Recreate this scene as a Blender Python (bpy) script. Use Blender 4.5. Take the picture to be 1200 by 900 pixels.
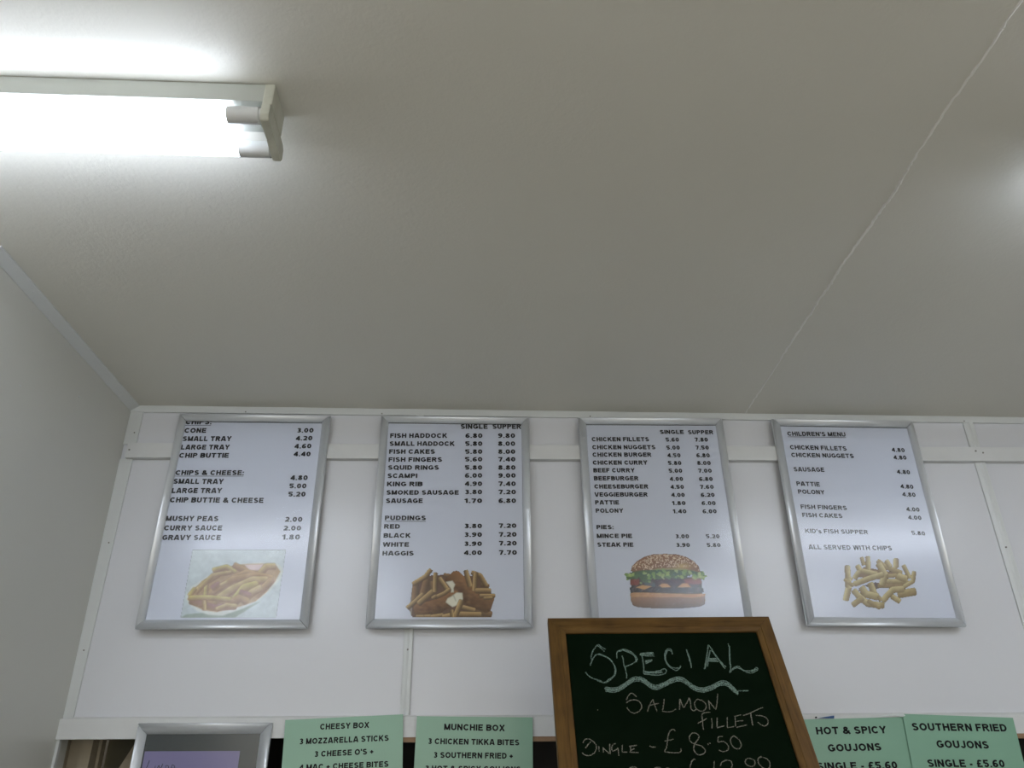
import bpy, bmesh, math, random
import numpy as np
from mathutils import Vector, Matrix

for _o in list(bpy.data.objects): bpy.data.objects.remove(_o, do_unlink=True)
SC = bpy.context.scene
COL = SC.collection

# ------------------------------------------------------------------ camera
CAM_POS = Vector((0.0, -2.2067, 1.5)); PITCH, YAW, ROLL, FPX = 0.47646, 0.05300, -0.00939, 915.36
cam_data = bpy.data.cameras.new('camera'); cam = bpy.data.objects.new('camera', cam_data); COL.objects.link(cam)
_f = Vector((math.sin(YAW)*math.cos(PITCH), math.cos(YAW)*math.cos(PITCH), math.sin(PITCH)))
_r = Vector((math.cos(YAW), -math.sin(YAW), 0)); _u = _r.cross(_f)
_r2 = math.cos(ROLL)*_r + math.sin(ROLL)*_u; _u2 = -math.sin(ROLL)*_r + math.cos(ROLL)*_u
cam.matrix_world = Matrix(((_r2.x, _u2.x, -_f.x, CAM_POS.x), (_r2.y, _u2.y, -_f.y, CAM_POS.y), (_r2.z, _u2.z, -_f.z, CAM_POS.z), (0, 0, 0, 1)))
cam_data.sensor_fit = 'HORIZONTAL'; cam_data.sensor_width = 36.0; cam_data.lens = 36.0*FPX/1200.0
cam_data.clip_start = 0.02
SC.camera = cam

# ------------------------------------------------------------------ world, light levels, exposure
world = bpy.data.worlds.new('world'); SC.world = world; world.use_nodes = True
bg = world.node_tree.nodes['Background']; bg.inputs[0].default_value = (0.62, 0.60, 0.54, 1); bg.inputs[1].default_value = 1.4
TUBE_STRENGTH = 7.0          # the two fittings in view
REAR_TUBE_STRENGTH = 11.5    # unseen rear row, its strength raised to light the back wall
TUBE_COLOR = (0.82, 0.89, 1.03, 1)
SC.view_settings.view_transform = 'Standard'; SC.view_settings.look = 'None'
SC.view_settings.gamma = 1.0; SC.view_settings.use_curve_mapping = False
SC.view_settings.exposure = 1.25

H = 2.545

# ------------------------------------------------------------------ materials
def new_mat(name):
    m = bpy.data.materials.new(name); m.use_nodes = True
    nt = m.node_tree; b = nt.nodes['Principled BSDF']
    return m, nt, b
def noise(nt, scale, detail=4, rough=.5, coord='Object', stretch=None, dist=0.0):
    tc = nt.nodes.new('ShaderNodeTexCoord'); n = nt.nodes.new('ShaderNodeTexNoise')
    n.inputs['Scale'].default_value = scale; n.inputs['Detail'].default_value = detail; n.inputs['Roughness'].default_value = rough
    n.inputs['Distortion'].default_value = dist
    if stretch:
        mp = nt.nodes.new('ShaderNodeMapping'); mp.inputs['Scale'].default_value = stretch
        nt.links.new(tc.outputs[coord], mp.inputs[0]); nt.links.new(mp.outputs[0], n.inputs['Vector'])
    else: nt.links.new(tc.outputs[coord], n.inputs['Vector'])
    return n
def ramp(nt, src, stops):
    r = nt.nodes.new('ShaderNodeValToRGB'); e = r.color_ramp.elements
    e[0].position, e[0].color = stops[0][0], (*stops[0][1], 1)
    e[1].position, e[1].color = stops[-1][0], (*stops[-1][1], 1)
    for p, c in stops[1:-1]:
        x = e.new(p); x.color = (*c, 1)
    nt.links.new(src, r.inputs[0]); return r
def bump(nt, b, src, strength, dist):
    k = nt.nodes.new('ShaderNodeBump'); k.inputs['Strength'].default_value = strength; k.inputs['Distance'].default_value = dist
    nt.links.new(src, k.inputs['Height']); nt.links.new(k.outputs[0], b.inputs['Normal']); return k
def mat(name, c0, c1=None, rough=.5, nscale=6, bs=0, bd=.001, bscale=80, metal=0, spec=.5, coat=0, stretch=None, coatr=.1):
    m, nt, b = new_mat(name); c1 = c1 or tuple(x*.93 for x in c0)
    n = noise(nt, nscale, stretch=stretch); r = ramp(nt, n.outputs[0], [(.3, c1), (.7, c0)])
    nt.links.new(r.outputs[0], b.inputs['Base Color'])
    b.inputs['Roughness'].default_value = rough; b.inputs['Metallic'].default_value = metal
    b.inputs['Specular IOR Level'].default_value = spec
    b.inputs['Coat Weight'].default_value = coat; b.inputs['Coat Roughness'].default_value = coatr
    if bs:
        n2 = noise(nt, bscale, 3); bump(nt, b, n2.outputs[0], bs, bd)
    return m
def srgb(r, g, b): return tuple((x/255/12.92 if x/255 <= .04045 else ((x/255+.055)/1.055)**2.4) for x in (r, g, b))

M = {}
M['laminate'] = mat('white_laminate_panel', (.655, .665, .69), (.64, .65, .675), rough=.26, nscale=2.2, bs=.05, bd=.004, bscale=5)
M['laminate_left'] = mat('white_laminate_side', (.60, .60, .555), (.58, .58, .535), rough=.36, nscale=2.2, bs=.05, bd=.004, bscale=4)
M['trim'] = mat('white_plastic_trim', (.63, .65, .64), (.60, .62, .61), rough=.35, nscale=8, bs=.04, bd=.001, bscale=40)
M['paintwood'] = mat('white_painted_wood', (.635, .645, .64), (.605, .615, .605), rough=.42, nscale=14, bs=.08, bd=.001, bscale=60)
M['rawedge'] = mat('raw_board_edge', (.34, .22, .13), (.26, .16, .09), rough=.8, nscale=40)
M['silver'] = mat('satin_silver_frame', (.74, .77, .80), (.71, .74, .77), rough=.38, nscale=5, metal=.5, spec=.5)
M['gap'] = mat('black_shadow_gap', (.012, .013, .014), rough=.7)
M['screw'] = mat('dull_screw_steel', (.22, .21, .19), rough=.5, metal=.5)
M['screwwhite'] = mat('painted_screw_head', (.66, .68, .68), rough=.35)
M['ink'] = mat('black_print', (.006, .006, .007), (.004, .004, .005), rough=.55, spec=.2)
M['paper'] = mat('white_poster_paper', (.66, .69, .755), (.645, .675, .74), rough=.6, nscale=4, spec=.2)
M['green'] = mat('pale_green_card', (.215, .405, .290), (.20, .38, .27), rough=.32, nscale=3, coat=.5, coatr=.25, bs=.1, bd=.002, bscale=9)
M['lilac'] = mat('lilac_note_paper', (.26, .235, .43), (.25, .225, .41), rough=.7)
M['mount'] = mat('slate_mount_card', (.030, .045, .047), (.027, .041, .043), rough=.6)
M['penink'] = mat('black_pen_ink', (.01, .01, .014), rough=.6)
M['blue'] = mat('blue_plastic', (.012, .07, .22), rough=.35)
M['tape'] = mat('clear_sticky_tape', (.66, .70, .69), rough=.3)
M['sleeve'] = mat('grey_white_lamp_sleeve', (.62, .63, .62), rough=.4)
M['fitting'] = mat('aged_white_fitting', (.56, .57, .49), (.47, .47, .39), rough=.42, nscale=30, bs=.05, bscale=50)
M['spine'] = mat('white_enamel_spine', (.46, .48, .44), rough=.3, nscale=4)
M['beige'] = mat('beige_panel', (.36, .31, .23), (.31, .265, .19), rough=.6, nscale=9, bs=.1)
M['shade_olive'] = mat('shade_olive_board', (.055, .050, .026), (.045, .040, .020), rough=.6)  # dark tone is recess shade put into the colour
M['darkwall'] = mat('dark_brown_boarding', (.022, .014, .008), (.012, .010, .006), rough=.5, nscale=7)
M['steel'] = mat('brushed_steel', (.55, .56, .57), rough=.35, metal=.9, nscale=8, stretch=(1, 40, 1))
M['counterfront'] = mat('grey_counter_front', (.62, .62, .60), rough=.5)
M['floor'] = mat('vinyl_floor', (.54, .50, .44), (.48, .44, .39), rough=.45, nscale=5)
M['roomwall'] = mat('cream_room_wall', (.72, .69, .63), rough=.6)

# ceiling paint: fine orange-peel roller texture
m, nt, b = new_mat('ceiling_paint'); M['ceiling'] = m
n = noise(nt, 1.6, 4); r = ramp(nt, n.outputs[0], [(.3, (.665, .655, .59)), (.7, (.69, .68, .615))]); nt.links.new(r.outputs[0], b.inputs['Base Color'])
b.inputs['Roughness'].default_value = .5; b.inputs['Specular IOR Level'].default_value = .35
n2 = noise(nt, 170, 2, .5); n3 = noise(nt, 60, 2, .5)
ad = nt.nodes.new('ShaderNodeMath'); ad.operation = 'ADD'; nt.links.new(n2.outputs[0], ad.inputs[0]); nt.links.new(n3.outputs[0], ad.inputs[1])
bump(nt, b, ad.outputs[0], .22, .0022)

M['filler'] = mat('white_filler', (.84, .83, .79), rough=.45)

# glowing tube
for _k, _s in (('tube', TUBE_STRENGTH), ('tube_rear', REAR_TUBE_STRENGTH)):
    m, nt, b = new_mat('lit_tube'); M[_k] = m
    b.inputs['Base Color'].default_value = (.9, .9, .9, 1); b.inputs['Emission Color'].default_value = TUBE_COLOR; b.inputs['Emission Strength'].default_value = _s

# clear plastic poster cover: thin sheet, see-through with a soft sheen and a few dents
def cover_mat(name, rough, dent):
    m = bpy.data.materials.new(name); m.use_nodes = True; nt = m.node_tree; nt.nodes.clear()
    out = nt.nodes.new('ShaderNodeOutputMaterial'); mx = nt.nodes.new('ShaderNodeMixShader'); tr = nt.nodes.new('ShaderNodeBsdfTransparent')
    gl = nt.nodes.new('ShaderNodeBsdfGlossy'); fr = nt.nodes.new('ShaderNodeFresnel'); mu = nt.nodes.new('ShaderNodeMath'); mu.operation = 'MULTIPLY'; mu.inputs[1].default_value = 1.4
    tr.inputs[0].default_value = (.97, .975, .985, 1); gl.inputs[0].default_value = (1, 1, 1, 1); gl.inputs['Roughness'].default_value = rough
    fr.inputs['IOR'].default_value = 1.5
    n = noise(nt, 3.5, 2); n2 = noise(nt, 14, 1, .4, dist=1.2)
    rr = ramp(nt, n2.outputs[0], [(.66, (0, 0, 0)), (.74, (1, 1, 1))])
    ma = nt.nodes.new('ShaderNodeMath'); ma.operation = 'MULTIPLY_ADD'; ma.inputs[1].default_value = dent
    nt.links.new(rr.outputs[0], ma.inputs[0]); nt.links.new(n.outputs[0], ma.inputs[2])
    bp = nt.nodes.new('ShaderNodeBump'); bp.inputs['Strength'].default_value = .25; bp.inputs['Distance'].default_value = .006
    nt.links.new(ma.outputs[0], bp.inputs['Height']); nt.links.new(bp.outputs[0], gl.inputs['Normal'])
    nt.links.new(fr.outputs[0], mu.inputs[0]); nt.links.new(mu.outputs[0], mx.inputs[0]); nt.links.new(tr.outputs[0], mx.inputs[1]); nt.links.new(gl.outputs[0], mx.inputs[2]); nt.links.new(mx.outputs[0], out.inputs[0])
    return m
M['cover'] = cover_mat("clear_poster_cover", .20, .0)
M['cover_dent'] = cover_mat('dented_poster_cover', .2, .16)

# chalk: broken strokes that let the board show through
def chalk(name, c, lo):
    m = bpy.data.materials.new(name); m.use_nodes = True; nt = m.node_tree; b = nt.nodes['Principled BSDF']
    b.inputs['Base Color'].default_value = (*c, 1); b.inputs['Roughness'].default_value = .95
    n = noise(nt, 700, 3, .7); r = ramp(nt, n.outputs[0], [(lo, (0, 0, 0)), (lo+.16, (1, 1, 1))])
    tr = nt.nodes.new('ShaderNodeBsdfTransparent'); mx = nt.nodes.new('ShaderNodeMixShader'); out = nt.nodes['Material Output']
    nt.links.new(r.outputs[0], mx.inputs[0]); nt.links.new(tr.outputs[0], mx.inputs[1]); nt.links.new(b.outputs[0], mx.inputs[2]); nt.links.new(mx.outputs[0], out.inputs[0])
    return m
M['chalk_teal'] = chalk('teal_chalk', (.20, .29, .245), .40)
M['chalk_grey'] = chalk('grey_chalk', (.20, .19, .155), .36)
m, nt, b = new_mat('blackboard_green'); M['board'] = m
n = noise(nt, 9, 5, .6, dist=.8); r = ramp(nt, n.outputs[0], [(.35, (.0022, .0062, .0024)), (.75, (.0036, .0088, .0040))]); nt.links.new(r.outputs[0], b.inputs['Base Color'])
b.inputs['Roughness'].default_value = .75; b.inputs['Specular IOR Level'].default_value = .02

# pine stained brown, grain along local x or z
def wood(name, st):
    m, nt, b = new_mat(name)
    n = noise(nt, 9, 6, .6, stretch=st, dist=.6); r = ramp(nt, n.outputs[0], [(.25, (.060, .029, .006)), (.5, (.115, .060, .013)), (.75, (.155, .088, .021))])
    n2 = noise(nt, 14, 2, .5); r2 = ramp(nt, n2.outputs[0], [(.35, (.72, .70, .66)), (.65, (1.05, 1.02, 1))])
    mm = nt.nodes.new('ShaderNodeMix'); mm.data_type = 'RGBA'; mm.blend_type = 'MULTIPLY'; mm.inputs[0].default_value = 1
    nt.links.new(r.outputs[0], mm.inputs[6]); nt.links.new(r2.outputs[0], mm.inputs[7]); nt.links.new(mm.outputs[2], b.inputs['Base Color'])
    b.inputs['Roughness'].default_value = .55; b.inputs['Specular IOR Level'].default_value = .25; bump(nt, b, n.outputs[0], .15, .001)
    return m
M['wood_x'] = wood('stained_wood_across', (1, 12, 12)); M['wood_z'] = wood('stained_wood_upright', (12, 12, 1))

# printed picture: colour per point
m, nt, b = new_mat('printed_picture'); M['print'] = m
at = nt.nodes.new('ShaderNodeAttribute'); at.attribute_name = 'print'; nt.links.new(at.outputs['Color'], b.inputs['Base Color']); b.inputs['Roughness'].default_value = .6; b.inputs['Specular IOR Level'].default_value = .2

# ------------------------------------------------------------------ helpers
def link(name, me, parent=None, mats=()):
    o = bpy.data.objects.new(name, me); COL.objects.link(o)
    if parent: o.parent = parent
    if me and mats:
        me.materials.clear()
        for k in mats: me.materials.append(M[k])
    return o
def tag(o, label, cat, group=None):
    o['label'] = label; o['category'] = cat
    if group: o['group'] = group
    return o
def empty(name, loc, ex=None, ez=None):
    o = bpy.data.objects.new(name, None); COL.objects.link(o); o.empty_display_size = .05
    if ex is not None:
        ex = Vector(ex); ez = Vector(ez); ey = ez.cross(ex)
        o.matrix_world = Matrix(((ex.x, ey.x, ez.x, loc[0]), (ex.y, ey.y, ez.y, loc[1]), (ex.z, ey.z, ez.z, loc[2]), (0, 0, 0, 1)))
    else: o.location = loc
    return o
def bmobj(name, bm, mats, parent=None, smooth=False):
    me = bpy.data.meshes.new(name); bmesh.ops.recalc_face_normals(bm, faces=bm.faces[:]); bm.to_mesh(me); bm.free()
    if smooth:
        for p in me.polygons: p.use_smooth = True
    return link(name, me, parent, mats)
def add_box(bm, x0, x1, y0, y1, z0, z1, bev=0, mi=0):
    r = bmesh.ops.create_cube(bm, size=1); vs = r['verts']
    for v in vs: v.co = Vector(((x0+x1)/2+v.co.x*(x1-x0), (y0+y1)/2+v.co.y*(y1-y0), (z0+z1)/2+v.co.z*(z1-z0)))
    fs = {f for v in vs for f in v.link_faces}
    for f in fs: f.material_index = mi
    if bev:
        es = list({e for v in vs for e in v.link_edges}); bmesh.ops.bevel(bm, geom=es, offset=bev, segments=2, affect='EDGES', profile=.6)
def box(name, x0, x1, y0, y1, z0, z1, mats, parent=None, bev=0, kind=None):
    bm = bmesh.new(); add_box(bm, x0, x1, y0, y1, z0, z1, bev); o = bmobj(name, bm, mats, parent)
    if kind: o['kind'] = kind
    return o
def add_cyl(bm, p0, p1, r0, r1=None, seg=24, caps=True):
    r1 = r0 if r1 is None else r1; p0 = Vector(p0); p1 = Vector(p1); d = (p1-p0)
    r = bmesh.ops.create_cone(bm, cap_ends=caps, segments=seg, radius1=r0, radius2=r1, depth=d.length)
    q = d.to_track_quat('Z', 'Y').to_matrix().to_4x4(); T = Matrix.Translation((p0+p1)/2) @ q
    bmesh.ops.transform(bm, matrix=T, verts=r['verts']); return r['verts']
def add_poly_prism(bm, pts, axis, a0, a1):
    """outline pts (2-D) extruded along axis from a0 to a1"""
    def P(p, a):
        return {'x': (a, p[0], p[1]), 'y': (p[0], a, p[1]), 'z': (p[0], p[1], a)}[axis]
    A = [bm.verts.new(P(p, a0)) for p in pts]; B = [bm.verts.new(P(p, a1)) for p in pts]; n = len(pts)
    bm.faces.new(A); bm.faces.new(B[::-1])
    for i in range(n): bm.faces.new((A[i], A[(i+1) % n], B[(i+1) % n], B[i]))
def screw(parent, p, n, r=.0032, k='screw'):
    bm = bmesh.new(); p = Vector(p); n = Vector(n)
    add_cyl(bm, p-n*.002, p+n*.0012, r, r*.75, 12)
    return bmobj('screw', bm, [k], parent)
def catmull(pts, n=6):
    P = [Vector((a, b)) for a, b in pts]
    if len(P) < 3: return P
    out = []
    for i in range(len(P)-1):
        a, b, c, d = P[max(i-1, 0)], P[i], P[i+1], P[min(i+2, len(P)-1)]
        for k in range(n):
            t = k/n; out.append(.5*((2*b)+(c-a)*t+(2*a-5*b+4*c-d)*t*t+(3*b-a-3*c+d)*t**3))
    out.append(P[-1]); return out
def strokes_obj(name, S, width, y, matk, parent, rnd, wob=.0003):
    bm = bmesh.new()
    for si, st in enumerate(S):
        P = catmull(st); yy = y - .00002*si; L = []
        for i, p in enumerate(P):
            a = P[max(i-1, 0)]; c = P[min(i+1, len(P)-1)]; t = (c-a)
            if t.length < 1e-7: continue
            t.normalize(); nrm = Vector((-t.y, t.x)); w = width*.5*rnd.uniform(.75, 1.25); e = nrm*rnd.uniform(-wob, wob)
            L.append((bm.verts.new((p.x+e.x+nrm.x*w, yy, p.y+e.y+nrm.y*w)), bm.verts.new((p.x+e.x-nrm.x*w, yy, p.y+e.y-nrm.y*w))))
        for i in range(len(L)-1): bm.faces.new((L[i][0], L[i][1], L[i+1][1], L[i+1][0]))
    for f in bm.faces:
        f.normal_update()
        if f.normal.y > 0: f.normal_flip()
    me = bpy.data.meshes.new(name); bm.to_mesh(me); bm.free()
    return link(name, me, parent, [matk])

# bold block lettering: every glyph is drawn as thick flat-ended strokes, one mesh per sheet
def _arc(cx, cy, rx, ry, a0, a1, n=10):
    return [(cx+rx*math.cos(math.radians(a0+(a1-a0)*k/n)), cy+ry*math.sin(math.radians(a0+(a1-a0)*k/n))) for k in range(n+1)]
def glyph_table(t):
    q = t/2; l = q; u = 1-q; m = .5; G = {}
    def g(c, w, *S): G[c] = (w, S)
    def r(w): return w-q
    g('A', .86, [(.085, 0), (.375, 1)], [(.485, 1), (.775, 0)], [(.22, .27), (.64, .27)], [(.38, .93), (.48, .93)])
    g('B', .78, [(l, 0), (l, 1)], [(l, u), (.42, u)]+_arc(.42, .725, .25, .275-q+.0, 90, -90)+[(l, .535)], [(l, .535), (.44, .535)]+_arc(.44, .31, .25, .31-q, 90, -90)+[(l, q)])
    g('C', .84, _arc(.44, .5, .44-q, .5-q, 38, 322, 18))
    g('D', .80, [(l, 0), (l, 1)], [(l, u), (.36, u)]+_arc(.36, .5, .44-q, .5-q, 90, -90, 14)+[(l, q)])
    g('E', .72, [(l, 0), (l, 1)], [(l, u), (.70, u)], [(l, .52), (.65, .52)], [(l, q), (.72, q)])
    g('F', .68, [(l, 0), (l, 1)], [(l, u), (.68, u)], [(l, .50), (.60, .50)])
    g('G', .86, _arc(.44, .5, .44-q, .5-q, 40, 335, 18), [(.46, .44), (.86, .44)], [(.86-q, .46), (.86-q, .13)])
    g('H', .78, [(l, 0), (l, 1)], [(r(.78), 0), (r(.78), 1)], [(l, .52), (.7, .52)])
    g('I', .20, [(.10, 0), (.10, 1)])
    g('J', .62, [(r(.62), 1), (r(.62), .3)]+_arc(.31, .30, .31-q, .30-q, 0, -180, 10))
    g('K', .82, [(l, 0), (l, 1)], [(l, .33), (.70, 1.0)], [(.34, .60), (.74, 0)])
    g('L', .66, [(l, 0), (l, 1)], [(l, q), (.66, q)])
    g('M', .92, [(l, 0), (l, 1)], [(r(.92), 0), (r(.92), 1)], [(.12, .97), (.44, .06)], [(.80, .97), (.48, .06)])
    g('N', .78, [(l, 0), (l, 1)], [(r(.78), 0), (r(.78), 1)], [(.12, .95), (.66, .05)])
    g('O', .90, _arc(.45, .5, .45-q, .5-q, 0, 360, 24))
    g('P', .74, [(l, 0), (l, 1)], [(l, u), (.42, u)]+_arc(.42, .69, .32-q, .31-q, 90, -90)+[(l, .38+q)])
    g('Q', .90, _arc(.45, .5, .45-q, .5-q, 0, 360, 24), [(.5, .28), (.86, -.04)])
    g('R', .82, [(l, 0), (l, 1)], [(l, u), (.46, u)]+_arc(.46, .71, .32-q, .29-q, 90, -90)+[(l, .42+q)], [(.42, .48), (.73, 0)])
    g('S', .76, _arc(.38, .72, .36-q, .28-q, 25, 180, 9)+_arc(.38, .73, .36-q, .30-q+.03, 190, 262, 4)+_arc(.39, .28, .37-q, .30-q+.02, 82, -10, 6)+_arc(.38, .28, .38-q, .28-q, -20, -160, 9))
    g('T', .76, [(0, u), (.76, u)], [(.38, 0), (.38, .95)])
    g('U', .78, [(l, 1), (l, .36)]+_arc(.39, .36, .39-q, .36-q, 180, 360, 12)+[(r(.78), 1)])
    g('V', .82, [(.08, 1), (.365, 0)], [(.455, 0), (.74, 1)], [(.36, .07), (.46, .07)])
    g('W', 1.16, [(.09, 1), (.29, 0)], [(.31, 0), (.55, 1)], [(.61, 1), (.85, 0)], [(.87, 0), (1.07, 1)])
    g('X', .84, [(.10, 1), (.74, 0)], [(.74, 1), (.10, 0)])
    g('Y', .82, [(.09, 1), (.41, .45)], [(.73, 1), (.41, .45)], [(.41, 0), (.41, .52)])
    g('Z', .72, [(.03, u), (.66, u)], [(.62, .9), (.10, .1)], [(.03, q), (.70, q)])
    g('0', .66, _arc(.33, .5, .33-q, .5-q, 0, 360, 20))
    g('1', .44, [(.30, 0), (.30, 1)], [(.27, .88), (.02, .68)])
    g('2', .66, _arc(.33, .70, .33-q, .30-q, 170, -10, 9)+[(.56, .58), (.15, .12)], [(.03, q), (.66, q)])
    g('3', .66, _arc(.33, .73, .31-q, .27-q, 155, -75, 9)+[(.28, .53)], [(.28, .53)]+_arc(.34, .29, .32-q, .29-q+.0, 75, -155, 10))
    g('4', .68, [(.50, 0), (.50, 1)], [(.48, .93), (.08, .32)], [(.03, .29), (.68, .29)])
    g('5', .66, [(.62, u), (.13, u), (.10, .50)], _arc(.32, .33, .34-q, .33-q, 140, -155, 12))
    g('6', .66, _arc(.33, .31, .33-q, .31-q, 0, 360, 16), _arc(.43, .45, .43-q, .55-q, 60, 190, 9))
    g('7', .64, [(.02, u), (.62, u)], [(.55, .9), (.26, 0)])
    g('8', .66, _arc(.33, .75, .29-q, .25-q, 0, 360, 14), _arc(.33, .29, .33-q, .29-q, 0, 360, 16))
    g('9', .66, _arc(.33, .69, .33-q, .31-q, 0, 360, 16), _arc(.23, .55, .43-q, .55-q, 10, -120, 9))
    g('.', .20, [(.10, 0), (.10, .20)])
    g(':', .20, [(.10, 0), (.10, .20)], [(.10, .50), (.10, .70)])
    g("'", .18, [(.09, .66), (.09, 1)])
    g('-', .36, [(.02, .36), (.34, .36)])
    g('+', .60, [(.02, .42), (.58, .42)], [(.30, .14), (.30, .70)])
    g('&', .90, [(.86, .02), (.24, .68)]+_arc(.40, .78, .40-.24, .22-q, 200, -20, 9)+[(.50, .60), (.24, .48)]+_arc(.36, .27, .36-q, .27-q, 120, 300, 9)+[(.80, .46)])
    g('s', .60, *[[(x*.80, y*.68) for x, y in G['S'][1][0]]])
    g('\u00a3', .72, _arc(.42, .74, .27-q+.02, .26-q, 10, 180, 8)+[(.22, .4), (.16, q)], [(.04, .47), (.52, .47)], [(.04, q), (.70, q)])
    return G
_G = {}
def lettering(name, items, y, parent, t=.20, matk='ink', track=.13, sheen=0):
    if t not in _G: _G[t] = glyph_table(t)
    G = _G[t]
    for it in items:
        VV = []; FF = []
        s, x0, z0, x1, z1, ch = it[:6]; L = math.hypot(x1-x0, z1-z0); ux, uz = (x1-x0)/L, (z1-z0)/L; pen = 0; Q = []
        for c in s:
            if c == ' ': pen += .36; continue
            w, S = G[c]
            for st in S:
                n = len(st); closed = n > 8 and math.hypot(st[0][0]-st[-1][0], st[0][1]-st[-1][1]) < .01; row = []
                for i, (px, py) in enumerate(st):
                    a = st[i-1] if i else (st[-2] if closed else st[0]); b = st[i+1] if i < n-1 else (st[1] if closed else st[-1])
                    d1 = Vector((px-a[0], py-a[1])); d2 = Vector((b[0]-px, b[1]-py)); d1 = d1.normalized() if d1.length > 1e-6 else d2.normalized(); d2 = d2.normalized() if d2.length > 1e-6 else d1
                    T = (d1+d2).normalized() if (d1+d2).length > 1e-4 else d1; nv = Vector((-T.y, T.x)); k = t/2/max(nv.dot(Vector((-d1.y, d1.x))), .6)
                    row.append(((pen+px+nv.x*k, py+nv.y*k), (pen+px-nv.x*k, py-nv.y*k)))
                Q.append(row)
            pen += w+track
        pen -= track; sx = L/pen
        def put(px, py): VV.append((x0+ux*px*sx-uz*py*ch, y, z0+uz*px*sx+ux*py*ch)); return len(VV)-1
        for row in Q:
            I = [(put(*a), put(*b)) for a, b in row]
            for i in range(len(I)-1): FF.append((I[i][1], I[i+1][1], I[i+1][0], I[i][0]))
        if len(it) > 6:
            n0 = len(VV)
            for p, q in ((0, -.0026), (L, -.0026), (L, -.0040), (0, -.0040)): VV.append((x0+ux*p-uz*q, y, z0+uz*p+ux*q))
            FF.append((n0+3, n0+2, n0+1, n0))
        me = bpy.data.meshes.new(name); me.from_pydata(VV, [], FF); me.update()
        link(name, me, parent, [matk])
INK = []; TEAL = []; GREY = []
T_f1 = [('CHIPS:', -0.203, 0.2847, -0.1266, 0.2856, 0.0178, 1), ('CONE', -0.201, 0.2569, -0.1375, 0.2576, 0.0159), ('SMALL TRAY', -0.2016, 0.2301, -0.0594, 0.2317, 0.0157), ('LARGE TRAY', -0.2011, 0.2028, -0.0606, 0.2043, 0.0155), ('CHIP BUTTIE', -0.2016, 0.1767, -0.0587, 0.1781, 0.0154), ('3.00', 0.1296, 0.2615, 0.1791, 0.2621, 0.015), ('4.20', 0.1295, 0.2354, 0.1787, 0.2368, 0.0148), ('4.60', 0.1287, 0.2096, 0.1784, 0.211, 0.0147), ('4.40', 0.1293, 0.1849, 0.1789, 0.1854, 0.0145), ('CHIPS & CHEESE:', -0.2021, 0.1228, -0.007, 0.1244, 0.015, 1), ('SMALL TRAY', -0.2031, 0.0958, -0.0609, 0.0961, 0.0157), ('LARGE TRAY', -0.2022, 0.0676, -0.061, 0.0686, 0.0155), ('CHIP BUTTIE & CHEESE', -0.2021, 0.0397, 0.061, 0.0398, 0.0154), ('4.80', 0.1291, 0.1099, 0.1787, 0.1103, 0.0149), ('5.00', 0.1291, 0.0846, 0.1777, 0.0849, 0.0148), ('5.20', 0.1291, 0.0595, 0.1782, 0.0598, 0.0146), ('MUSHY PEAS', -0.2025, -0.0151, -0.0571, -0.0151, 0.015), ('CURRY SAUCE', -0.2023, -0.0428, -0.0424, -0.0421, 0.0148), ('GRAVY SAUCE', -0.202, -0.0702, -0.0416, -0.0695, 0.0147), ('2.00', 0.1287, -0.0157, 0.1777, -0.0155, 0.0142), ('2.00', 0.1275, -0.0413, 0.177, -0.0411, 0.014), ('1.80', 0.1278, -0.0674, 0.177, -0.0672, 0.0146)]
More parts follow.
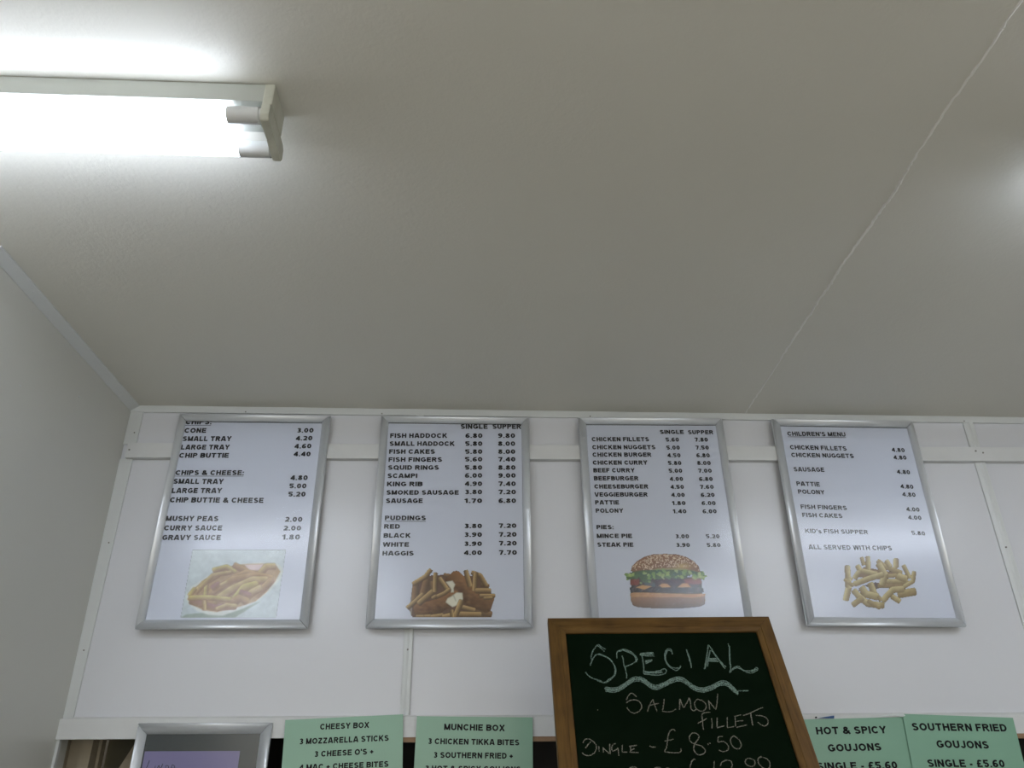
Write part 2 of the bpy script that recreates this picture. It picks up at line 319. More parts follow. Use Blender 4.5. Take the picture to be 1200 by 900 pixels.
T_f2 = [('SINGLE', 0.0167, 0.2773, 0.0991, 0.2784, 0.016), ('SUPPER', 0.1136, 0.2786, 0.2012, 0.2798, 0.016), ('FISH HADDOCK', -0.1946, 0.2447, -0.0234, 0.2469, 0.0149), ('SMALL HADDOCK', -0.1945, 0.2187, -0.0003, 0.2211, 0.0147), ('FISH CAKES', -0.1944, 0.193, -0.0582, 0.1946, 0.0146), ('FISH FINGERS', -0.1944, 0.1675, -0.036, 0.1693, 0.0144), ('SQUID RINGS', -0.1943, 0.1423, -0.0446, 0.1439, 0.0143), ('SCAMPI', -0.1942, 0.1165, -0.1074, 0.1174, 0.0141), ('KING RIB', -0.194, 0.091, -0.0907, 0.092, 0.014), ('SMOKED SAUSAGE', -0.1939, 0.065, 0.016, 0.0668, 0.0138), ('SAUSAGE', -0.1937, 0.04, -0.0877, 0.0409, 0.0137), ('RED', -0.1939, -0.0365, -0.1489, -0.0362, 0.0133), ('BLACK', -0.1936, -0.0628, -0.1175, -0.0623, 0.0131), ('WHITE', -0.1934, -0.0887, -0.1206, -0.0883, 0.013), ('HAGGIS', -0.1932, -0.1137, -0.106, -0.1133, 0.0128), ('PUDDINGS', -0.1933, -0.0115, -0.0763, -0.0107, 0.0134, 1), ('6.80', 0.0318, 0.2476, 0.0832, 0.2483, 0.0149), ('5.80', 0.032, 0.2215, 0.0833, 0.2221, 0.0148), ('5.80', 0.0322, 0.1956, 0.0834, 0.1962, 0.0146), ('5.60', 0.0323, 0.1709, 0.0835, 0.1715, 0.0145), ('5.80', 0.0325, 0.1447, 0.0837, 0.1453, 0.0143), ('6.00', 0.0327, 0.1196, 0.0838, 0.1202, 0.0142), ('4.90', 0.0329, 0.094, 0.0839, 0.0945, 0.014), ('3.80', 0.033, 0.0686, 0.084, 0.0691, 0.0139), ('1.70', 0.0332, 0.0419, 0.0842, 0.0423, 0.0137), ('3.80', 0.0337, -0.0335, 0.0846, -0.0331, 0.0133), ('3.90', 0.0339, -0.0591, 0.0847, -0.0588, 0.0132), ('3.90', 0.0341, -0.0852, 0.0848, -0.0849, 0.013), ('4.00', 0.0343, -0.1111, 0.0849, -0.1108, 0.0129), ('9.80', 0.1306, 0.2489, 0.1822, 0.2495, 0.015), ('8.00', 0.1308, 0.2227, 0.1823, 0.2233, 0.0148), ('8.00', 0.1309, 0.1968, 0.1824, 0.1974, 0.0146), ('7.40', 0.1311, 0.172, 0.1825, 0.1726, 0.0145), ('8.80', 0.1312, 0.1458, 0.1826, 0.1463, 0.0144), ('9.00', 0.1314, 0.1206, 0.1827, 0.1212, 0.0142), ('7.40', 0.1315, 0.0949, 0.1828, 0.0954, 0.0141), ('7.20', 0.1317, 0.0695, 0.1829, 0.07, 0.0139), ('6.80', 0.1318, 0.0427, 0.183, 0.0431, 0.0138), ('7.20', 0.1323, -0.032, 0.1833, -0.0317, 0.0133), ('7.20', 0.1324, -0.0577, 0.1835, -0.0574, 0.0132), ('7.20', 0.1326, -0.0832, 0.1836, -0.0829, 0.0131), ('7.70', 0.1327, -0.1098, 0.1837, -0.1096, 0.0129)]
T_f3 = [('SINGLE', 0.0245, 0.2642, 0.0989, 0.2645, 0.0134), ('SUPPER', 0.112, 0.2637, 0.1907, 0.264, 0.0135), ('CHICKEN FILLETS', -0.1879, 0.2387, -0.0117, 0.2393, 0.0141), ('CHICKEN NUGGETS', -0.188, 0.2126, 0.0053, 0.2132, 0.0139), ('CHICKEN BURGER', -0.1887, 0.1884, -0.0093, 0.1889, 0.0138), ('CHICKEN CURRY', -0.1896, 0.1628, -0.024, 0.1631, 0.0137), ('BEEF CURRY', -0.1896, 0.1383, -0.0649, 0.1384, 0.0135), ('BEEFBURGER', -0.1897, 0.1131, -0.056, 0.1133, 0.0134), ('CHEESEBURGER', -0.1898, 0.0874, -0.029, 0.0875, 0.0133), ('VEGGIEBURGER', -0.1906, 0.0628, -0.033, 0.0628, 0.0131), ('PATTIE', -0.1907, 0.0384, -0.1202, 0.0384, 0.013), ('POLONY', -0.1908, 0.0135, -0.1098, 0.0134, 0.0129), ('PIES:', -0.1917, -0.0357, -0.1424, -0.0358, 0.0126), ('MINCE PIE', -0.1927, -0.0615, -0.0906, -0.0618, 0.0125), ('STEAK PIE', -0.1929, -0.087, -0.0891, -0.0873, 0.0124), ('5.60', 0.0399, 0.2387, 0.081, 0.2388, 0.0133), ('5.00', 0.0395, 0.2124, 0.0805, 0.2125, 0.0132), ('4.50', 0.0391, 0.1873, 0.08, 0.1874, 0.013), ('5.80', 0.0388, 0.1624, 0.0795, 0.1625, 0.0129), ('5.00', 0.0384, 0.1377, 0.079, 0.1378, 0.0128), ('4.00', 0.038, 0.1117, 0.0785, 0.1117, 0.0127), ('4.50', 0.0376, 0.0867, 0.078, 0.0867, 0.0125), ('4.00', 0.0373, 0.0619, 0.0776, 0.0619, 0.0124), ('1.80', 0.0369, 0.0366, 0.0771, 0.0366, 0.0123), ('1.40', 0.0365, 0.0116, 0.0766, 0.0115, 0.0122), ('7.80', 0.1296, 0.239, 0.1708, 0.2391, 0.0134), ('7.50', 0.129, 0.2127, 0.1703, 0.2128, 0.0132), ('6.80', 0.1284, 0.1875, 0.1698, 0.1876, 0.0131), ('8.00', 0.1279, 0.1626, 0.1693, 0.1627, 0.013), ('7.00', 0.1274, 0.1379, 0.1689, 0.1379, 0.0128), ('6.80', 0.1268, 0.1117, 0.1684, 0.1118, 0.0127), ('7.60', 0.1262, 0.0867, 0.1679, 0.0867, 0.0126), ('6.20', 0.1257, 0.0619, 0.1674, 0.0619, 0.0125), ('6.00', 0.1251, 0.0365, 0.1669, 0.0365, 0.0123), ('6.00', 0.1246, 0.0114, 0.1664, 0.0114, 0.0122), ('3.00', 0.035, -0.0629, 0.0752, -0.063, 0.0118), ('3.90', 0.0343, -0.0885, 0.0744, -0.0887, 0.0117), ('5.20', 0.1248, -0.0632, 0.1645, -0.0633, 0.0119), ('5.80', 0.1237, -0.0889, 0.1639, -0.089, 0.0117)]
T_f4 = [("CHILDREN'S MENU", -0.184, 0.2609, -0.0002, 0.2615, 0.0146, 1), ('CHICKEN FILLETS', -0.1834, 0.2156, -0.0066, 0.2142, 0.0144), ('CHICKEN NUGGETS', -0.1836, 0.1902, 0.0109, 0.19, 0.0142), ('SAUSAGE', -0.1842, 0.1436, -0.0901, 0.1433, 0.014), ('PATTIE', -0.184, 0.0978, -0.1129, 0.0963, 0.0137), ('POLONY', -0.1836, 0.0727, -0.1031, 0.0714, 0.0136), ('FISH FINGERS', -0.1838, 0.0257, -0.045, 0.0235, 0.0133), ('FISH CAKES', -0.1835, 0.0006, -0.0636, -0.0012, 0.0132), ("KID's FISH SUPPER", -0.1834, -0.0475, 0.0034, -0.0493, 0.013), ('ALL SERVED WITH CHIPS', -0.1819, -0.0954, 0.0638, -0.0967, 0.0135), ('4.80', 0.1353, 0.2131, 0.1761, 0.2121, 0.0137), ('4.80', 0.1352, 0.1876, 0.176, 0.1874, 0.0136), ('4.80', 0.1349, 0.1408, 0.1752, 0.1397, 0.0133), ('4.80', 0.1345, 0.094, 0.1744, 0.0929, 0.0131), ('4.80', 0.1342, 0.0688, 0.1747, 0.0677, 0.013), ('4.00', 0.1352, 0.0225, 0.1754, 0.0214, 0.0127), ('4.00', 0.1347, -0.0028, 0.1747, -0.0039, 0.0126), ('5.80', 0.1337, -0.0494, 0.1739, -0.0514, 0.0124)]
T_g1 = [('CHEESY BOX', -0.0602, 0.0784, 0.0628, 0.0772, 0.0136), ('3 MOZZARELLA STICKS', -0.1096, 0.0468, 0.1129, 0.0446, 0.0134), ("3 CHEESE O'S +", -0.0706, 0.0164, 0.0757, 0.016, 0.0132), ('4 MAC + CHEESE BITES', -0.1053, -0.0122, 0.1136, -0.0142, 0.013)]
T_g2 = [('MUNCHIE BOX', -0.0779, 0.0733, 0.0769, 0.0718, 0.0147), ('3 CHICKEN TIKKA BITES', -0.1172, 0.0405, 0.114, 0.039, 0.0134), ('3 SOUTHERN FRIED +', -0.1016, 0.0092, 0.0982, 0.0084, 0.0132), ('3 HOT & SPICY GOUJONS', -0.121, -0.0213, 0.1177, -0.022, 0.013)]
T_g3 = [('HOT & SPICY', -0.0943, 0.0686, 0.093, 0.0667, 0.0177), ('GOUJONS', -0.0716, 0.0274, 0.0691, 0.0269, 0.0174), ('SINGLE - £5.60', -0.1091, -0.0138, 0.1008, -0.0162, 0.017)]
T_g4 = [('SOUTHERN FRIED', -0.1296, 0.0656, 0.1243, 0.0708, 0.018), ('GOUJONS', -0.0731, 0.0263, 0.065, 0.0283, 0.0178), ('SINGLE - £5.60', -0.107, -0.0194, 0.0959, -0.0143, 0.0174)]
INK += [[(-0.123, 0.0439), (-0.1251, 0.0341), (-0.1269, 0.0253), (-0.1227, 0.0227), (-0.117, 0.0239)], [(-0.1067, 0.0322), (-0.1061, 0.0241)], [(-0.1006, 0.0252), (-0.0984, 0.0321), (-0.0933, 0.0247), (-0.0895, 0.0361)], [(-0.0813, 0.0305), (-0.0806, 0.0233)], [(-0.0826, 0.0312), (-0.0768, 0.032), (-0.0735, 0.0272), (-0.0805, 0.0229)], [(-0.0679, 0.0232), (-0.0662, 0.0333), (-0.0604, 0.0304), (-0.0581, 0.0232)], [(-0.0668, 0.0261), (-0.0591, 0.026)]]
TEAL += [[(-0.1321, -0.0787), (-0.14, -0.0732), (-0.1478, -0.0666), (-0.1588, -0.0796), (-0.1649, -0.0924), (-0.1666, -0.1031)], [(-0.1356, -0.0841), (-0.143, -0.0743), (-0.149, -0.0687)], [(-0.1705, -0.1188), (-0.1667, -0.1094), (-0.1588, -0.0968), (-0.1486, -0.0904), (-0.1342, -0.096), (-0.1225, -0.1078), (-0.1172, -0.1246), (-0.1188, -0.137), (-0.1247, -0.1472), (-0.1336, -0.1522), (-0.1437, -0.1591), (-0.1559, -0.154), (-0.1717, -0.1477), (-0.1792, -0.1405), (-0.1823, -0.1343)], [(-0.1676, -0.1094), (-0.1565, -0.0936), (-0.1451, -0.0926), (-0.1292, -0.1013), (-0.1195, -0.1141), (-0.1161, -0.1309), (-0.1217, -0.1452), (-0.142, -0.1602), (-0.1597, -0.1549)], [(-0.1094, -0.1015), (-0.1083, -0.0887), (-0.1021, -0.0823), (-0.0903, -0.0792), (-0.0778, -0.0847), (-0.0696, -0.0934), (-0.0655, -0.1041), (-0.0745, -0.1136), (-0.0925, -0.1218), (-0.0978, -0.1196)], [(-0.1063, -0.0855), (-0.0925, -0.0813), (-0.08, -0.0869), (-0.0701, -0.0966), (-0.0676, -0.1115)], [(-0.1043, -0.084), (-0.0907, -0.0824), (-0.0767, -0.0901)], [(-0.0973, -0.0953), (-0.0962, -0.1081), (-0.0969, -0.1196), (-0.0948, -0.1249), (-0.0945, -0.1352), (-0.0941, -0.1455), (-0.0957, -0.1506)], [(-0.0579, -0.0914), (-0.0422, -0.0883), (-0.0261, -0.0885)], [(-0.0582, -0.0935), (-0.0416, -0.0963), (-0.0257, -0.0971)], [(-0.0562, -0.0925), (-0.0259, -0.0928)], [(-0.0549, -0.0903), (-0.0293, -0.0906)], [(-0.0538, -0.0957), (-0.0531, -0.1085), (-0.0539, -0.1253), (-0.0571, -0.1398)], [(-0.0484, -0.1086), (-0.032, -0.1066)], [(-0.0481, -0.1128), (-0.0344, -0.1098)], [(-0.0486, -0.1159), (-0.0406, -0.1129)], [(-0.0493, -0.1107), (-0.0333, -0.1083)], [(-0.0561, -0.1336), (-0.0426, -0.1358), (-0.0236, -0.1339), (-0.0097, -0.1289), (-0.006, -0.1341), (-0.012, -0.1413), (-0.0291, -0.1438), (-0.0564, -0.1408)], [(-0.054, -0.1377), (-0.032, -0.139), (-0.0149, -0.1371)], [(-0.0546, -0.1357), (-0.0316, -0.1372), (-0.0165, -0.1355)], [(0.0148, -0.0932), (0.0142, -0.0813), (0.0089, -0.0791), (0.0011, -0.0855), (-0.004, -0.1027), (-0.0005, -0.1196), (0.0073, -0.1281), (0.0156, -0.1333), (0.0254, -0.1262), (0.0274, -0.121)], [(0.0119, -0.0835), (0.0039, -0.0856), (-0.0025, -0.1048), (0.0028, -0.1217), (0.0131, -0.1271), (0.0224, -0.1272)], [(0.0142, -0.0867), (0.0085, -0.0813)]]
TEAL += [[(0.0484, -0.0806), (0.0492, -0.0925), (0.0499, -0.1075), (0.0504, -0.1275)], [(0.0484, -0.0871), (0.0507, -0.0947), (0.0509, -0.1117), (0.0509, -0.1233)], [(0.1, -0.0701), (0.0958, -0.0843), (0.0886, -0.1036), (0.0777, -0.1309)], [(0.1015, -0.0844), (0.0933, -0.1037), (0.0866, -0.1247)], [(0.0789, -0.1299), (0.0885, -0.1121), (0.1015, -0.0844)], [(0.101, -0.0702), (0.1059, -0.0823), (0.1127, -0.1017), (0.1191, -0.1146), (0.1266, -0.1262)], [(0.1037, -0.0833), (0.1136, -0.106), (0.1237, -0.1304)], [(0.0926, -0.1069), (0.1108, -0.106)], [(0.0916, -0.1111), (0.113, -0.1124)], [(0.093, -0.109), (0.111, -0.1092)], [(0.0934, -0.1047), (0.1102, -0.1043)], [(0.146, -0.0673), (0.1456, -0.0805), (0.1402, -0.102), (0.1368, -0.1232), (0.1356, -0.1315), (0.1308, -0.1398)], [(0.1472, -0.0739), (0.1401, -0.1063), (0.1376, -0.1274)], [(0.1317, -0.1398), (0.1418, -0.1295), (0.1544, -0.1244), (0.1616, -0.1329), (0.1719, -0.1361), (0.1859, -0.1331), (0.1939, -0.128), (0.194, -0.1342), (0.182, -0.1403), (0.1692, -0.1392), (0.1581, -0.1318), (0.1495, -0.1286), (0.137, -0.1336)], [(0.1396, -0.1305), (0.1517, -0.1275), (0.1647, -0.135), (0.1813, -0.1362), (0.1937, -0.1322)]]
TEAL += [[(-0.1433, -0.1712), (-0.129, -0.1733), (-0.116, -0.1715), (-0.1, -0.1616), (-0.0818, -0.1497), (-0.0704, -0.1478), (-0.0582, -0.152), (-0.0455, -0.1643), (-0.0334, -0.1684), (-0.0177, -0.1626), (0.0026, -0.1527), (0.02, -0.1488), (0.0331, -0.1571), (0.0485, -0.1714), (0.0659, -0.1756), (0.0856, -0.1698), (0.1063, -0.1599), (0.1206, -0.1621), (0.1304, -0.1743), (0.1383, -0.1863)], [(-0.1436, -0.1735), (-0.1293, -0.1757), (-0.1163, -0.1739), (-0.1004, -0.1641), (-0.0821, -0.1521), (-0.0708, -0.1502), (-0.0586, -0.1544), (-0.0459, -0.1667), (-0.0338, -0.1708), (-0.0181, -0.165), (0.0021, -0.1551), (0.0195, -0.1513), (0.0326, -0.1595), (0.048, -0.1738), (0.0654, -0.1779), (0.085, -0.1722), (0.1057, -0.1624), (0.12, -0.1646), (0.1298, -0.1767), (0.1379, -0.1877)], [(-0.1438, -0.1755), (-0.1296, -0.1777), (-0.1166, -0.1758), (-0.1007, -0.1661), (-0.0824, -0.1542), (-0.0711, -0.1523), (-0.0589, -0.1565), (-0.0462, -0.1687), (-0.0341, -0.1728), (-0.0185, -0.167), (0.0017, -0.1571), (0.0191, -0.1533), (0.0322, -0.1615), (0.0476, -0.1757), (0.0649, -0.1799), (0.0845, -0.1742), (0.1052, -0.1644), (0.1195, -0.1666), (0.1293, -0.1787), (0.1376, -0.1889)], [(-0.144, -0.1771), (-0.1298, -0.1792), (-0.1168, -0.1774), (-0.1009, -0.1677), (-0.0827, -0.1558), (-0.0714, -0.1539), (-0.0592, -0.1581), (-0.0465, -0.1703), (-0.0344, -0.1744), (-0.0188, -0.1686), (0.0014, -0.1588), (0.0188, -0.1549), (0.0319, -0.1631), (0.0472, -0.1773), (0.0646, -0.1815), (0.0842, -0.1758), (0.1049, -0.166), (0.1191, -0.1682), (0.1289, -0.1803), (0.1374, -0.1899)], [(-0.1444, -0.1803), (-0.1302, -0.1824), (-0.1172, -0.1806), (-0.1014, -0.1708), (-0.0832, -0.159), (-0.0719, -0.1571), (-0.0597, -0.1613), (-0.047, -0.1735), (-0.035, -0.1776), (-0.0193, -0.1718), (0.0008, -0.162), (0.0181, -0.1581), (0.0312, -0.1664), (0.0465, -0.1805), (0.0639, -0.1847), (0.0834, -0.1789), (0.1041, -0.1692), (0.1183, -0.1714), (0.1281, -0.1834), (0.1369, -0.1917)], [(0.1393, -0.1824), (0.1612, -0.1826)], [(-0.1433, -0.1712), (-0.1456, -0.1751)]]
GREY += [[(-0.081, -0.1944), (-0.0851, -0.1879), (-0.0918, -0.186), (-0.0989, -0.1931), (-0.1027, -0.2017)], [(-0.1039, -0.2071), (-0.0952, -0.2018), (-0.083, -0.2009), (-0.0749, -0.2063), (-0.073, -0.216), (-0.0789, -0.2254), (-0.0895, -0.2305), (-0.0979, -0.2273), (-0.1044, -0.2177)], [(-0.0629, -0.2277), (-0.0562, -0.214), (-0.0469, -0.2002)], [(-0.0469, -0.2002), (-0.0451, -0.2131), (-0.0428, -0.2279)], [(-0.0582, -0.214), (-0.0469, -0.212), (-0.0355, -0.209)], [(-0.0227, -0.1994), (-0.0261, -0.2123), (-0.031, -0.2249)], [(-0.0317, -0.227), (-0.0221, -0.2282), (-0.012, -0.2273), (-0.0022, -0.2228)], [(-0.2037, -0.2928), (-0.1992, -0.2859), (-0.1905, -0.2845), (-0.1851, -0.2881)], [(-0.199, -0.3026), (-0.1925, -0.2949), (-0.1872, -0.29)], [(-0.1998, -0.3016), (-0.1981, -0.3032)], [(-0.185, -0.2871), (-0.1791, -0.2941), (-0.1771, -0.3019), (-0.1821, -0.3124), (-0.1931, -0.3186), (-0.2023, -0.3169), (-0.2071, -0.3121)], [(-0.1722, -0.3), (-0.173, -0.3106)], [(-0.1639, -0.3021), (-0.1646, -0.3127)], [(-0.164, -0.303), (-0.1532, -0.3147)], [(-0.1498, -0.2954), (-0.1518, -0.3157)], [(-0.1373, -0.2946), (-0.1433, -0.2965), (-0.147, -0.3033), (-0.145, -0.3101), (-0.137, -0.3063), (-0.1338, -0.3034)], [(-0.1347, -0.3034), (-0.135, -0.3198)], [(-0.1254, -0.2977), (-0.127, -0.3122)], [(-0.1271, -0.3126), (-0.1171, -0.3127)], [(-0.1116, -0.3008), (-0.0961, -0.2987)], [(-0.1087, -0.3009), (-0.1105, -0.3124)], [(-0.1089, -0.3086), (-0.1018, -0.3052)], [(-0.1124, -0.3128), (-0.0947, -0.3142)], [(-0.0706, -0.3004), (-0.0654, -0.303), (-0.0577, -0.3025)], [(-0.0128, -0.2704), (-0.0156, -0.2668), (-0.0229, -0.2693), (-0.0284, -0.2783), (-0.0329, -0.2921), (-0.037, -0.3038), (-0.0424, -0.3124)], [(-0.0385, -0.291), (-0.0316, -0.2901), (-0.0196, -0.2873)], [(-0.0425, -0.313), (-0.0304, -0.3143), (-0.0155, -0.3153), (-0.0091, -0.3119), (-0.0089, -0.3061)], [(-0.1662, -0.2216), (-0.1651, -0.2229)]]
GREY += [[(0.0103, -0.1998), (0.0054, -0.2243)], [(0.0113, -0.1999), (0.0121, -0.2106), (0.0144, -0.2191)], [(0.0142, -0.2202), (0.0235, -0.2086), (0.0307, -0.1979)], [(0.0317, -0.1979), (0.0306, -0.213), (0.0296, -0.2225), (0.0346, -0.2268), (0.0403, -0.2237)], [(0.0546, -0.2036), (0.0471, -0.2014), (0.0399, -0.2088), (0.0392, -0.2194), (0.0455, -0.2269), (0.0544, -0.227), (0.062, -0.2197), (0.0622, -0.2101), (0.0549, -0.2025)], [(0.0711, -0.2038), (0.0678, -0.2251)], [(0.0704, -0.2049), (0.0759, -0.2156), (0.0813, -0.2253)], [(0.0933, -0.1889), (0.0879, -0.2072), (0.0809, -0.2242)], [(0.0685, -0.2304), (0.0565, -0.2313), (0.0496, -0.2354), (0.0481, -0.2468), (0.0463, -0.259), (0.0458, -0.2682)], [(0.0367, -0.2538), (0.0464, -0.2498), (0.0576, -0.2438)], [(0.0674, -0.2439), (0.0668, -0.2532), (0.0634, -0.2654)], [(0.0797, -0.242), (0.0748, -0.2625)], [(0.0743, -0.2645), (0.0909, -0.2606)], [(0.1012, -0.2412), (0.096, -0.2638)], [(0.0957, -0.2648), (0.1101, -0.2619)], [(0.1173, -0.2414), (0.113, -0.2619)], [(0.1156, -0.2403), (0.1315, -0.2364)], [(0.1159, -0.2507), (0.132, -0.2495)], [(0.1145, -0.264), (0.1372, -0.2592)], [(0.1349, -0.2385), (0.1488, -0.2345), (0.1647, -0.2273), (0.1814, -0.2212)], [(0.1521, -0.2335), (0.1487, -0.2604)], [(0.1615, -0.2388), (0.1731, -0.24), (0.1824, -0.2453), (0.1827, -0.2546), (0.1748, -0.2617), (0.1675, -0.2596), (0.1614, -0.2533)], [(0.0311, -0.286), (0.0337, -0.2811), (0.0282, -0.2754), (0.0194, -0.2759), (0.0127, -0.2848), (0.0139, -0.2927), (0.0215, -0.2977), (0.033, -0.3018), (0.0391, -0.3087), (0.0376, -0.3154), (0.029, -0.3197), (0.0209, -0.3181), (0.0169, -0.3103), (0.0203, -0.2987), (0.0277, -0.2909), (0.0319, -0.285)], [(0.0478, -0.2971), (0.0487, -0.3)], [(0.0513, -0.2952), (0.0526, -0.2981)], [(0.0816, -0.2827), (0.0717, -0.2836)], [(0.0717, -0.2836), (0.0688, -0.2944)], [(0.0682, -0.2944), (0.0809, -0.2936), (0.0876, -0.3015), (0.0854, -0.3103), (0.0758, -0.3146), (0.0671, -0.311)], [(0.105, -0.282), (0.0982, -0.2859), (0.0949, -0.2938), (0.0973, -0.3046), (0.1038, -0.3091), (0.1111, -0.3067), (0.1148, -0.2999), (0.1126, -0.29), (0.105, -0.282)], [(0.0154, -0.3304), (0.0124, -0.3285), (0.0069, -0.335), (0.0021, -0.3443), (-0.0011, -0.3554), (-0.0071, -0.3663)], [(-0.0057, -0.3507), (0.0086, -0.3491)], [(-0.0071, -0.3663), (0.0069, -0.3656)], [(0.0525, -0.3328), (0.0497, -0.3431), (0.0439, -0.3597)], [(0.0622, -0.3433), (0.0668, -0.3358), (0.0772, -0.3316), (0.0853, -0.3332), (0.086, -0.3417), (0.0799, -0.351), (0.0663, -0.3646), (0.0841, -0.364)], [(0.1263, -0.3281), (0.1173, -0.3299), (0.1131, -0.3365), (0.1175, -0.3431), (0.1265, -0.3445), (0.1323, -0.3386), (0.1319, -0.332), (0.1235, -0.3281)], [(0.1491, -0.3246), (0.1411, -0.3293), (0.1394, -0.3387), (0.1461, -0.3482), (0.1552, -0.3492), (0.1612, -0.3428), (0.1608, -0.3333), (0.1523, -0.3266), (0.1435, -0.3274)]]
GREY += [[(-0.1026, -0.3451), (-0.1073, -0.3425), (-0.1141, -0.3432), (-0.1198, -0.3482), (-0.1141, -0.3549), (-0.1063, -0.3583), (-0.1043, -0.3666), (-0.1135, -0.373), (-0.1227, -0.3679)], [(-0.0918, -0.3502), (-0.0941, -0.3651), (-0.0883, -0.3701), (-0.0806, -0.3636), (-0.0784, -0.3504)], [(-0.0738, -0.3719), (-0.0695, -0.3472), (-0.0589, -0.344), (-0.0548, -0.3491), (-0.0613, -0.3573), (-0.0718, -0.3605)], [(-0.0524, -0.3722), (-0.0482, -0.3492), (-0.0409, -0.3459), (-0.0354, -0.3527), (-0.042, -0.3609), (-0.0506, -0.3624)]]
# ------------------------------------------------------------------ setting
def structure(o): o['kind'] = 'structure'; return o
structure(box('floor', -2.6, 3.4, -4.2, 1.2, -.05, 0, ['floor']))
ceil = structure(box('ceiling', -2.6, 3.4, -4.2, .05, H, H+.06, ['ceiling']))
wr = structure(empty('wall_rear', (0, 0, 0)))
for x0, x1, z0, z1 in ((-2.6, -1.8, 0, H), (2.6, 3.4, 0, H), (-1.8, 2.6, 0, .8), (-1.8, 2.6, 2.2, H)): box('panel', x0, x1, -4.26, -4.2, z0, z1, ['roomwall'], wr)
wn = structure(empty('fill_window_1', (0, 0, 0)))  # unseen window, added so world light fills the room from behind
for x0, x1, z0, z1 in ((-1.8, -1.74, .8, 2.2), (2.54, 2.6, .8, 2.2), (.37, .43, .86, 2.14), (-1.74, 2.54, .8, .86), (-1.74, 2.54, 2.14, 2.2)): box('fill_window_frame', x0, x1, -4.25, -4.2, z0, z1, ['trim'], wn)
box('wall_right', 3.4, 3.46, -4.2, 1.2, 0, H, ['roomwall'], kind='structure')
box('wall_far_left', -2.66, -2.6, -4.2, -.86, 0, H, ['roomwall'], kind='structure')
wl = structure(empty('wall_left', (-1.05, -.4, 0)))
wl.location = (0, 0, 0)
bm = bmesh.new(); add_poly_prism(bm, [(-1.10, 0), (-1.003, 0), (-1.046, H), (-1.10, H)], 'y', -.80, .05); bmobj('panel', bm, ['laminate_left'], wl)   # the side wall is a little out of plumb
box('panel', -2.6, -1.0995, -.86, -.80, 0, H, ['laminate_left'], wl)
for (y, z) in ((-.5608, 2.3273), (-.3064, 2.4249)): screw(wl, (-1.003-.0169*z, y, z), (1, 0, 0), .003, 'screwwhite')
# joint ridge of filler running across the ceiling between its two boards
CR = [(.855, 0), (.8512, -.1068), (.8469, -.278), (.8391, -.433), (.835, -.5741), (.8308, -.6702), (.8318, -.7242), (.827, -.7816), (.8269, -.8269), (.8275, -.9), (.8262, -.9757), (.8267, -1.0332), (.8227, -1.0894), (.8183, -1.1464), (.8146, -1.2557), (.8153, -1.3447), (.8137, -1.41), (.8115, -1.4667), (.806, -1.9), (.80, -2.6), (.79, -4.15)]
rnd = random.Random(4)
def ridge():
    bm = bmesh.new(); rows = []
    P = catmull(CR, 9)
    for i, p in enumerate(P):
        k = 1.15 if -1.1 < p.y < -.45 else .6
        w = (.0022+rnd.uniform(0, .0014))*(.7+.3*k); h = (.0018+rnd.uniform(0, .0012))*k; dx = rnd.uniform(-.0016, .0016)
        rows.append([bm.verts.new((p.x+dx+a*w, p.y, H-b*h+.0002)) for a, b in ((-1.1, 0), (-.6, .7), (0, 1), (.5, .7), (1.0, 0))])
    for i in range(len(rows)-1):
        for j in range(4):
            f = bm.faces.new((rows[i][j], rows[i][j+1], rows[i+1][j+1], rows[i+1][j])); f.material_index = 0 if -1.12 < rows[i][0].co.y < -.1 else 1
    return bmobj('filler_ridge', bm, ['filler', 'ceiling'], ceil, smooth=True)
ridge()

wb = structure(empty('wall_back', (0, 0, 0)))
for a, b in ((-1.05, -.170), (-.1685, 1.5745), (1.576, 3.4)):
    box('panel', a, b, 0, .04, 1.63, H, ['laminate'], wb)
box('panel', -1.05, 3.4, 0, .04, 0, 1.0, ['laminate'], wb)

# ceiling-to-wall trim, horizontal rail, fascia board over the hatch, corner strips, joint battens
t = structure(box('trim_1', -1.045, 3.4, -.008, 0, 2.5225, H-.0005, ['trim'], bev=.001))
for x in (-.6999, -.286, 1.5621, .36): screw(t, (x, -.008, 2.527), (0, -1, 0), .0026)
bm = bmesh.new(); add_poly_prism(bm, [(-1.0245, 2.369), (3.4, 2.398), (3.4, 2.445), (-1.0245, 2.416)], 'y', -.02, 0)
bmesh.ops.bevel(bm, geom=bm.edges[:], offset=.001, segments=1, affect='EDGES')
t = structure(bmobj('trim_2', bm, ['paintwood']))
for x, z in ((-1.0154, 2.3932), (1.5622, 2.4194), (1.5839, 2.4139)): screw(t, (x, -.02, z), (0, -1, 0), .0034)
bm = bmesh.new(); add_box(bm, -1.0400, 3.4, -.02, 0, 1.6150, 1.6625); add_poly_prism(bm, [(-.02, 1.6627), (-.016, 1.6665), (0, 1.6675), (0, 1.6627)], 'x', -1.0, 3.4)
t = structure(bmobj('trim_3', bm, ['paintwood']))
lip = box('lower_edge', -.17, 3.4, -.0185, .0, 1.6035, 1.6150, ['rawedge'], t); lip['label'] = 'raw brown lower edge of the fascia board'
for k, (z0, z1) in enumerate(((1.6640, 2.3695), (2.4165, 2.5225))):
    t = structure(box('trim_%d' % (4+k), -1.0445, -1.0065, -.006, 0, z0, z1, ['trim'], bev=.001))
    for z in ((1.8297, 2.118) if k == 0 else (2.4543,)): screw(t, (-1.0185, -.006, z), (0, -1, 0), .0026)
